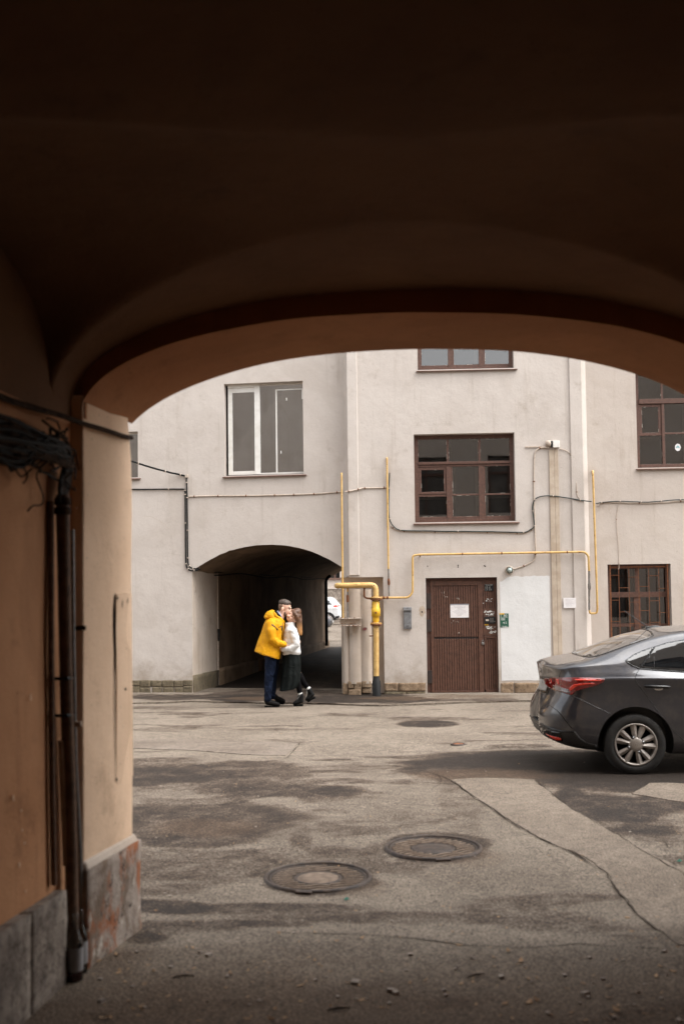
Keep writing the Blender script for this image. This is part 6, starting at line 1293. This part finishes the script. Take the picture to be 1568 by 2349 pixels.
# ------------------------------------------------------------------ covers in the asphalt
def cover(cx, cy, label, dusty, seed):
    c = gp(cx, cy); z = float(gz(c.x, c.y)); th = thing('manhole_cover', label, 'manhole cover', 'cast iron covers in the yard'); th.location = (c.x, c.y, z); rd = random.Random(seed)
    def put(mb, nm, mt, bev=0): o = mb.build(nm, mt, th, bev); return o
    R = .335
    mb = MB(); mb.lathe([(R + .006, -.06), (R + .004, .012), (R - .004, .018), (R - .016, .018), (R - .020, .012), (R - .022, -.03)], n=64); put(mb, 'ring', 'cast_iron')
    mb = MB(); mb.lathe([(R - .026, -.03), (R - .028, .008), (R - .040, .009), (R - .044, -.020), (.158, -.020), (.150, .003), (.140, .006), (.132, .002), (0.001, .003)], n=56); put(mb, 'lid', 'cast_iron')
    mb = MB(); mb.lathe([(.130, .0015), (.126, .0045), (.06, .006), (0.001, .0065)], n=32); put(mb, 'boss', 'dusty_iron' if dusty else 'cast_iron')
    # wavy ribs
    for k in range(13):
        y0 = -.27 + k * .045; mb = MB(); P = []
        for q in np.linspace(-.30, .30, 40):
            x = q; y = y0 + .014 * math.sin(q * 34 + k * .5) + .18 * q * .3; rr = math.hypot(x, y)
            if rr < R - .045 and rr > .158: P.append((x, y))
            else:
                if len(P) > 4:
                    mb.grid([[(a, b - .012, -.022), (a, b - .008, .006), (a, b + .006, .007), (a, b + .011, -.022)] for a, b in P], False); put(mb, 'rib', 'dusty_iron'); mb = MB()
                P = []
        if len(P) > 4: mb.grid([[(a, b - .012, -.022), (a, b - .008, .006), (a, b + .006, .007), (a, b + .011, -.022)] for a, b in P], False)
        if mb.v: put(mb, 'rib', 'dusty_iron')
    for a in (-1.75, 1.45):
        mb = MB(); p = Vector((math.cos(a) * (R + .012), math.sin(a) * (R + .012), .006)); mb.box(p, (.10, .035, .02), Matrix.Rotation(a + math.pi / 2, 3, 'Z')); put(mb, 'lug', 'cast_iron', .004)
    th.rotation_euler = (0, 0, rd.uniform(-.1, .3)); return th
cover(729, 2015, 'nearer iron manhole cover with a dusty pale centre boss', True, 1); cover(993, 1947, 'iron manhole cover with dark centre, farther and to the right', False, 2)
c = gp(1051, 1709); cap = thing('water_cap', 'small rusty iron cap set in the asphalt beside the dark stain', 'cap'); cap.location = c
mb = MB(); mb.lathe([(.10, -.03), (.098, .012), (.085, .018), (.07, .014)], n=28); mb.build('ring', 'cast_iron', cap); mb = MB(); mb.lathe([(.07, .010), (.05, .016), (.001, .018)], n=24); mb.build('lid', 'rust', cap)

# ------------------------------------------------------------------ pipes, cables and bottles in the passage
def wl(x, y, lift=0.05):       # tracing point -> point just off the passage's left wall
    n = Vector((1, -SH, 0)).normalized(); o = Vector((-1.30, YI, 0)) + n * lift; d = ray(x, y); return EYE + d * ((o - EYE).dot(n) / d.dot(n))
p1 = thing('wall_pipe', 'thick dusty pipe running down the dark corner of the passage', 'pipe')
mb = MB(); mb.tube([wl(143, 1135, .05), wl(146, 1300, .05), wl(152, 1600, .05), wl(159, 1800, .05), wl(164, 2000, .05), wl(166, 2235, .05)], [.031, .029, .029, .029, .029, .029], 14); mb.build('pipe', 'dusty_pipe', p1)
for y in (1150, 1172): mb = MB(); mb.tube([wl(143.5, y - 8, .05), wl(143.8, y + 8, .05)], .038, 14); mb.build('collar', 'dusty_cable', p1)
for y in (1557, 1642):
    mb = MB(); mb.tube([wl(112, y + 2, .01), wl(125, y, .015), wl(140, y, .05), wl(152, y, .09), wl(166, y - 1, .06), wl(169, y - 2, .01)], .008, 6); mb.build('strap', 'black_cable', p1)
p2_ = thing('wall_pipe', 'slim dark pipe against the passage wall left of the thick one', 'pipe'); mb = MB(); mb.tube([wl(117, 1150, .02), wl(117, 1500, .02), wl(119, 1800, .02), wl(124, 2030, .02)], .014, 10); mb.build('pipe', 'dusty_pipe', p2_)
p3_ = thing('wall_pipe', 'grey metal tube in the corner right of the thick pipe', 'pipe'); mb = MB(); mb.tube([wl(166, 1215, .035), wl(168, 1500, .04), wl(173, 1750, .045), wl(183, 1950, .05), wl(188, 2140, .05)], .010, 8); mb.build('pipe', 'galvanised', p3_)
for y, x in ((1441, 181), (1661, 172)): mb = MB(); q = wl(x, y, .05); mb.box(q, (.06, .03, .022)); mb.build('clip', 'dusty_cable' if y < 1500 else 'pale_pipe', p3_)
p4_ = thing('wall_pipe', 'short pale pipe standing on the plinth in the corner', 'pipe'); mb = MB(); mb.tube([wl(140, 1700, .03), wl(146, 1850, .03), wl(151, 1985, .03)], .014, 10); mb.build('pipe', 'pale_pipe', p4_)
cb_ = thing('cable_bundle', 'thick tangled bundle of dusty cables high on the passage wall', 'cables'); rd = random.Random(5)
for k in range(56):
    y0 = rd.uniform(965, 1060); e = rd.uniform(0, 1); P = [wl(-120, y0 - 45 + rd.uniform(-12, 12), .05 + .04 * e), wl(-30, y0 - 15 + rd.uniform(-8, 8), .05 + .05 * e), wl(50, y0 + 8 + rd.uniform(-10, 10), .06 + .05 * e), wl(110, 1025 + rd.uniform(-28, 32), .07 + .05 * e), wl(148 + rd.uniform(-8, 10), 1040 + rd.uniform(-24, 28), .07 + .04 * e), wl(158 + rd.uniform(-12, 6), 1070 + rd.uniform(-15, 15), .06), wl(148 + rd.uniform(-12, 14), 1110, .05), wl(143 + rd.uniform(-5, 6), 1150, .05)]
    mb = MB(); mb.tube(spline(P, 5), rd.uniform(.004, .010), 6); mb.build('cable', 'dusty_cable' if k % 3 else 'black_cable', cb_)
for k in range(34):          # loose ends and loops round the bend
    x0, y0 = rd.uniform(20, 165), rd.uniform(985, 1075); P = [wl(x0, y0, .06 + .06 * rd.random())]
    for q in range(4): x0 += rd.uniform(-24, 26); y0 += rd.uniform(-18, 26); P.append(wl(min(x0, 172), y0, .05 + .07 * rd.random()))
    mb = MB(); mb.tube(spline(P, 4), rd.uniform(.003, .007), 5); mb.build('loose_wire', 'dusty_cable' if k % 2 else 'black_cable', cb_)
for P in ([(112, 1085), (104, 1080), (98, 1095), (112, 1118), (124, 1140), (116, 1158), (85, 1160), (64, 1172)], [(80, 1075), (62, 1085), (40, 1093), (20, 1080), (4, 1066)], [(172, 1035), (178, 1060), (184, 1085), (190, 1100), (186, 1075)]):
    mb = MB(); mb.tube(spline([wl(x * .6 + 25 if x < 130 else x, y, .04) for x, y in P], 5), .004, 5); mb.build('loose_wire', 'dusty_cable', cb_)
cc = thing('cornice_cables', 'dusty cables strung along the springing of the arch out to the yard', 'cables')
for k in range(7):
    dzk = rd.uniform(-9, 9); ds = rd.uniform(0, .02)
    P = [wl(-90, 862 + dzk, .03 + ds), wl(0, 908 + dzk * .7, .03 + ds), wl(80, 935 + dzk * .6, .03 + ds), wl(140, 952 + dzk * .5, .05 + ds), jp(196, 972 + dzk * .4, .012 + ds), jp(240, 985 + dzk * .45, .012 + ds), jp(285, 1000 + dzk * .4, .012 + ds), jp(303, 1003 + dzk * .4, .01)]
    mb = MB(); mb.tube(spline(P, 5), rd.uniform(.004, .009), 6); mb.build('cable', 'dusty_cable', cc)
# two bottles in the corner
def bottle(x, y, h, r, label, gm, lab, liquid=None):
    p = gp(x, y); th = thing('glass_bottle', label, 'bottle'); th.location = p; prof = [(.001, .004), (r * .9, 0), (r, .008), (r, h * .55), (r * .92, h * .62), (r * .45, h * .75), (r * .36, h * .82), (r * .36, h * .97), (r * .42, h * .98), (r * .40, h), (r * .3, h)]
    mb = MB(); mb.lathe(prof, n=24); mb.build('glass', gm, th); mb = MB(); mb.lathe([(r + .0012, h * .16), (r + .0014, h * .17), (r + .0014, h * .50), (r + .0012, h * .51)], n=24); mb.build('paper_label', lab, th)
    if liquid: mb = MB(); mb.lathe([(.001, .008), (r * .9, .008), (r * .92, h * .10), (.001, h * .10)], n=20); mb.build('dregs', liquid, th)
plain('dregs_red', (.10, .012, .012), rough=.2); plain('label_grey', (.30, .29, .29), (.22, .21, .21), rough=.8)
bottle(172, 2250, .30, .036, 'clear glass bottle with grey paper label in the passage corner', 'bottle_glass', 'label_grey', 'dregs_red'); bottle(184, 2232, .29, .034, 'clear glass bottle standing just behind the other bottle in the corner', 'bottle_glass', 'label_grey')

# ------------------------------------------------------------------ litter
plain('dry_leaf', (.46, .30, .16), (.26, .14, .065), rough=.8, scale=50); plain('pebble', (.36, .31, .26), (.25, .21, .18), rough=.9); plain('green_scrap', (.08, .30, .22), rough=.5)
rd = random.Random(11); mbl = MB(); mbp = MB()
for k in range(420):
    if k < 230: x, y = rd.uniform(200, 1560), 2110 + 235 * rd.random() ** .8
    else: x, y = rd.uniform(320, 1560), rd.uniform(1640, 2120)
    p = gp(x, y); s = rd.uniform(.006, .017) * (1.0 if y > 2100 else .8) * (rd.choice((1, 1, 1.3, 1.9)) if y > 2170 else 1); a = rd.uniform(0, 6.28); R_ = Matrix.Rotation(a, 3, 'Z'); cur = rd.uniform(.1, .5) * s
    if k % 3:
        sh = [(-1, 0, cur), (-.3, -.35, 0), (.5, -.3, 0), (1, 0, cur), (.4, .32, cur * .5), (-.4, .3, cur * .4)]; mbl.add([p + R_ @ Vector((u * s, v * s, w_ + .004)) for u, v, w_ in sh], [(0, 1, 4, 5), (1, 2, 3, 4)])
    else:
        mbp.box(p + Vector((0, 0, s * .2)), (s * 1.1, s * .8, s * .6), R_ @ Matrix.Rotation(rd.uniform(-.4, .4), 3, 'X'))
o = mbl.build('leaf_litter', 'dry_leaf'); struct(o, 'stuff'); o['label'] = 'scattered dry leaf scraps on the asphalt'; o = mbp.build('grit', 'pebble'); struct(o, 'stuff'); o['label'] = 'scattered small stones on the asphalt'
for x, y, nm, lab in ((795, 2066, 'scrap', 'small green plastic scrap in front of the nearer manhole cover'), (1558, 1978, 'scrap', 'tiny green scrap near the right edge on the asphalt strip')):
    p = gp(x, y); mb = MB(); mb.add([p + Vector((a, b, c)) for a, b, c in ((-.02, 0, .006), (-.004, -.012, .004), (.016, -.008, .012), (.018, .008, .005), (0, .012, .014), (0, 0, .02))], [(0, 1, 5), (1, 2, 5), (2, 3, 5), (3, 4, 5), (4, 0, 5)]); tag(mb.build(nm, 'green_scrap'), lab, 'litter')
for x, y, a, lab in ((776, 2320, .3, 'short dark twig at the bottom edge left of centre'), (1090, 2243, .5, 'short dark twig on the shaded asphalt below the right cover'), (420, 2245, .2, 'short dark twig on the asphalt right of the bottles')):
    p = gp(x, y); mb = MB(); mb.tube([p + Vector((-.05 * math.cos(a), -.05 * math.sin(a), .008)), p + Vector((0, .006, .010)), p + Vector((.05 * math.cos(a), .05 * math.sin(a), .007))], [.003, .005, .003], 6); tag(mb.build('twig', 'dusty_cable'), lab, 'twig', 'twigs in the foreground')

def wall_crack(W, pix, w_, parent):
    P = [W.px(x, y) for x, y in pix]; rows = []; L = []
    for (a, b), (c, d) in zip(P[:-1], P[1:]): L += [(a + (c - a) * k / 6, b + (d - b) * k / 6) for k in range(6)]
    for i, (u, z) in enumerate(L):
        n = noise.noise(Vector((u * 14, z * 14, 2))) * .012; h = w_ * (.3 + abs(noise.noise(Vector((u * 9, z * 9, 5))))) * min(1, i / 3, (len(L) - 1 - i) / 3)
        rows.append([W.at(u + n - h, z + n - h, .0035), W.at(u + n + h, z + n + h, .0035)])
    mb = MB(); mb.grid(rows, False); mb.build('wall_crack', 'duct', parent)
for W, P in ((WL, [(312, 1190), (330, 1184), (350, 1186), (366, 1196), (380, 1204), (388, 1222)]), (WL, [(455, 1268), (462, 1240), (470, 1222)]), (WL, [(742, 1262), (750, 1230), (748, 1205)]), (WC, [(910, 1300), (912, 1330), (909, 1352)]), (WC, [(905, 1085), (903, 1110), (904, 1140)]), (WC, [(932, 1500), (936, 1470), (934, 1450)]), (WR, [(1480, 1250), (1500, 1240), (1520, 1262)])): wall_crack(W, P, .0028, fac)

rd = random.Random(21)
def wall_flake(cx, cy, rx, ry, mt, nm, lift, n=26):
    P = []
    for k in range(n):
        a = 6.283 * k / n; q = rd.uniform(.55, 1.15); P.append(wl(cx + rx * q * math.cos(a), cy + ry * q * math.sin(a), lift))
    mb = MB(); mb.prism(P, Vector((1, -SH, 0)).normalized() * .002); mb.build(nm, mt, near)
for cx, cy in ((48, 1860), (56, 1935), (44, 1985), (50, 1905), (30, 1830), (70, 1600), (58, 2045)): wall_flake(cx, cy, 2.2, rd.uniform(3, 9), 'jamb', 'paint_flake', .010, 9)
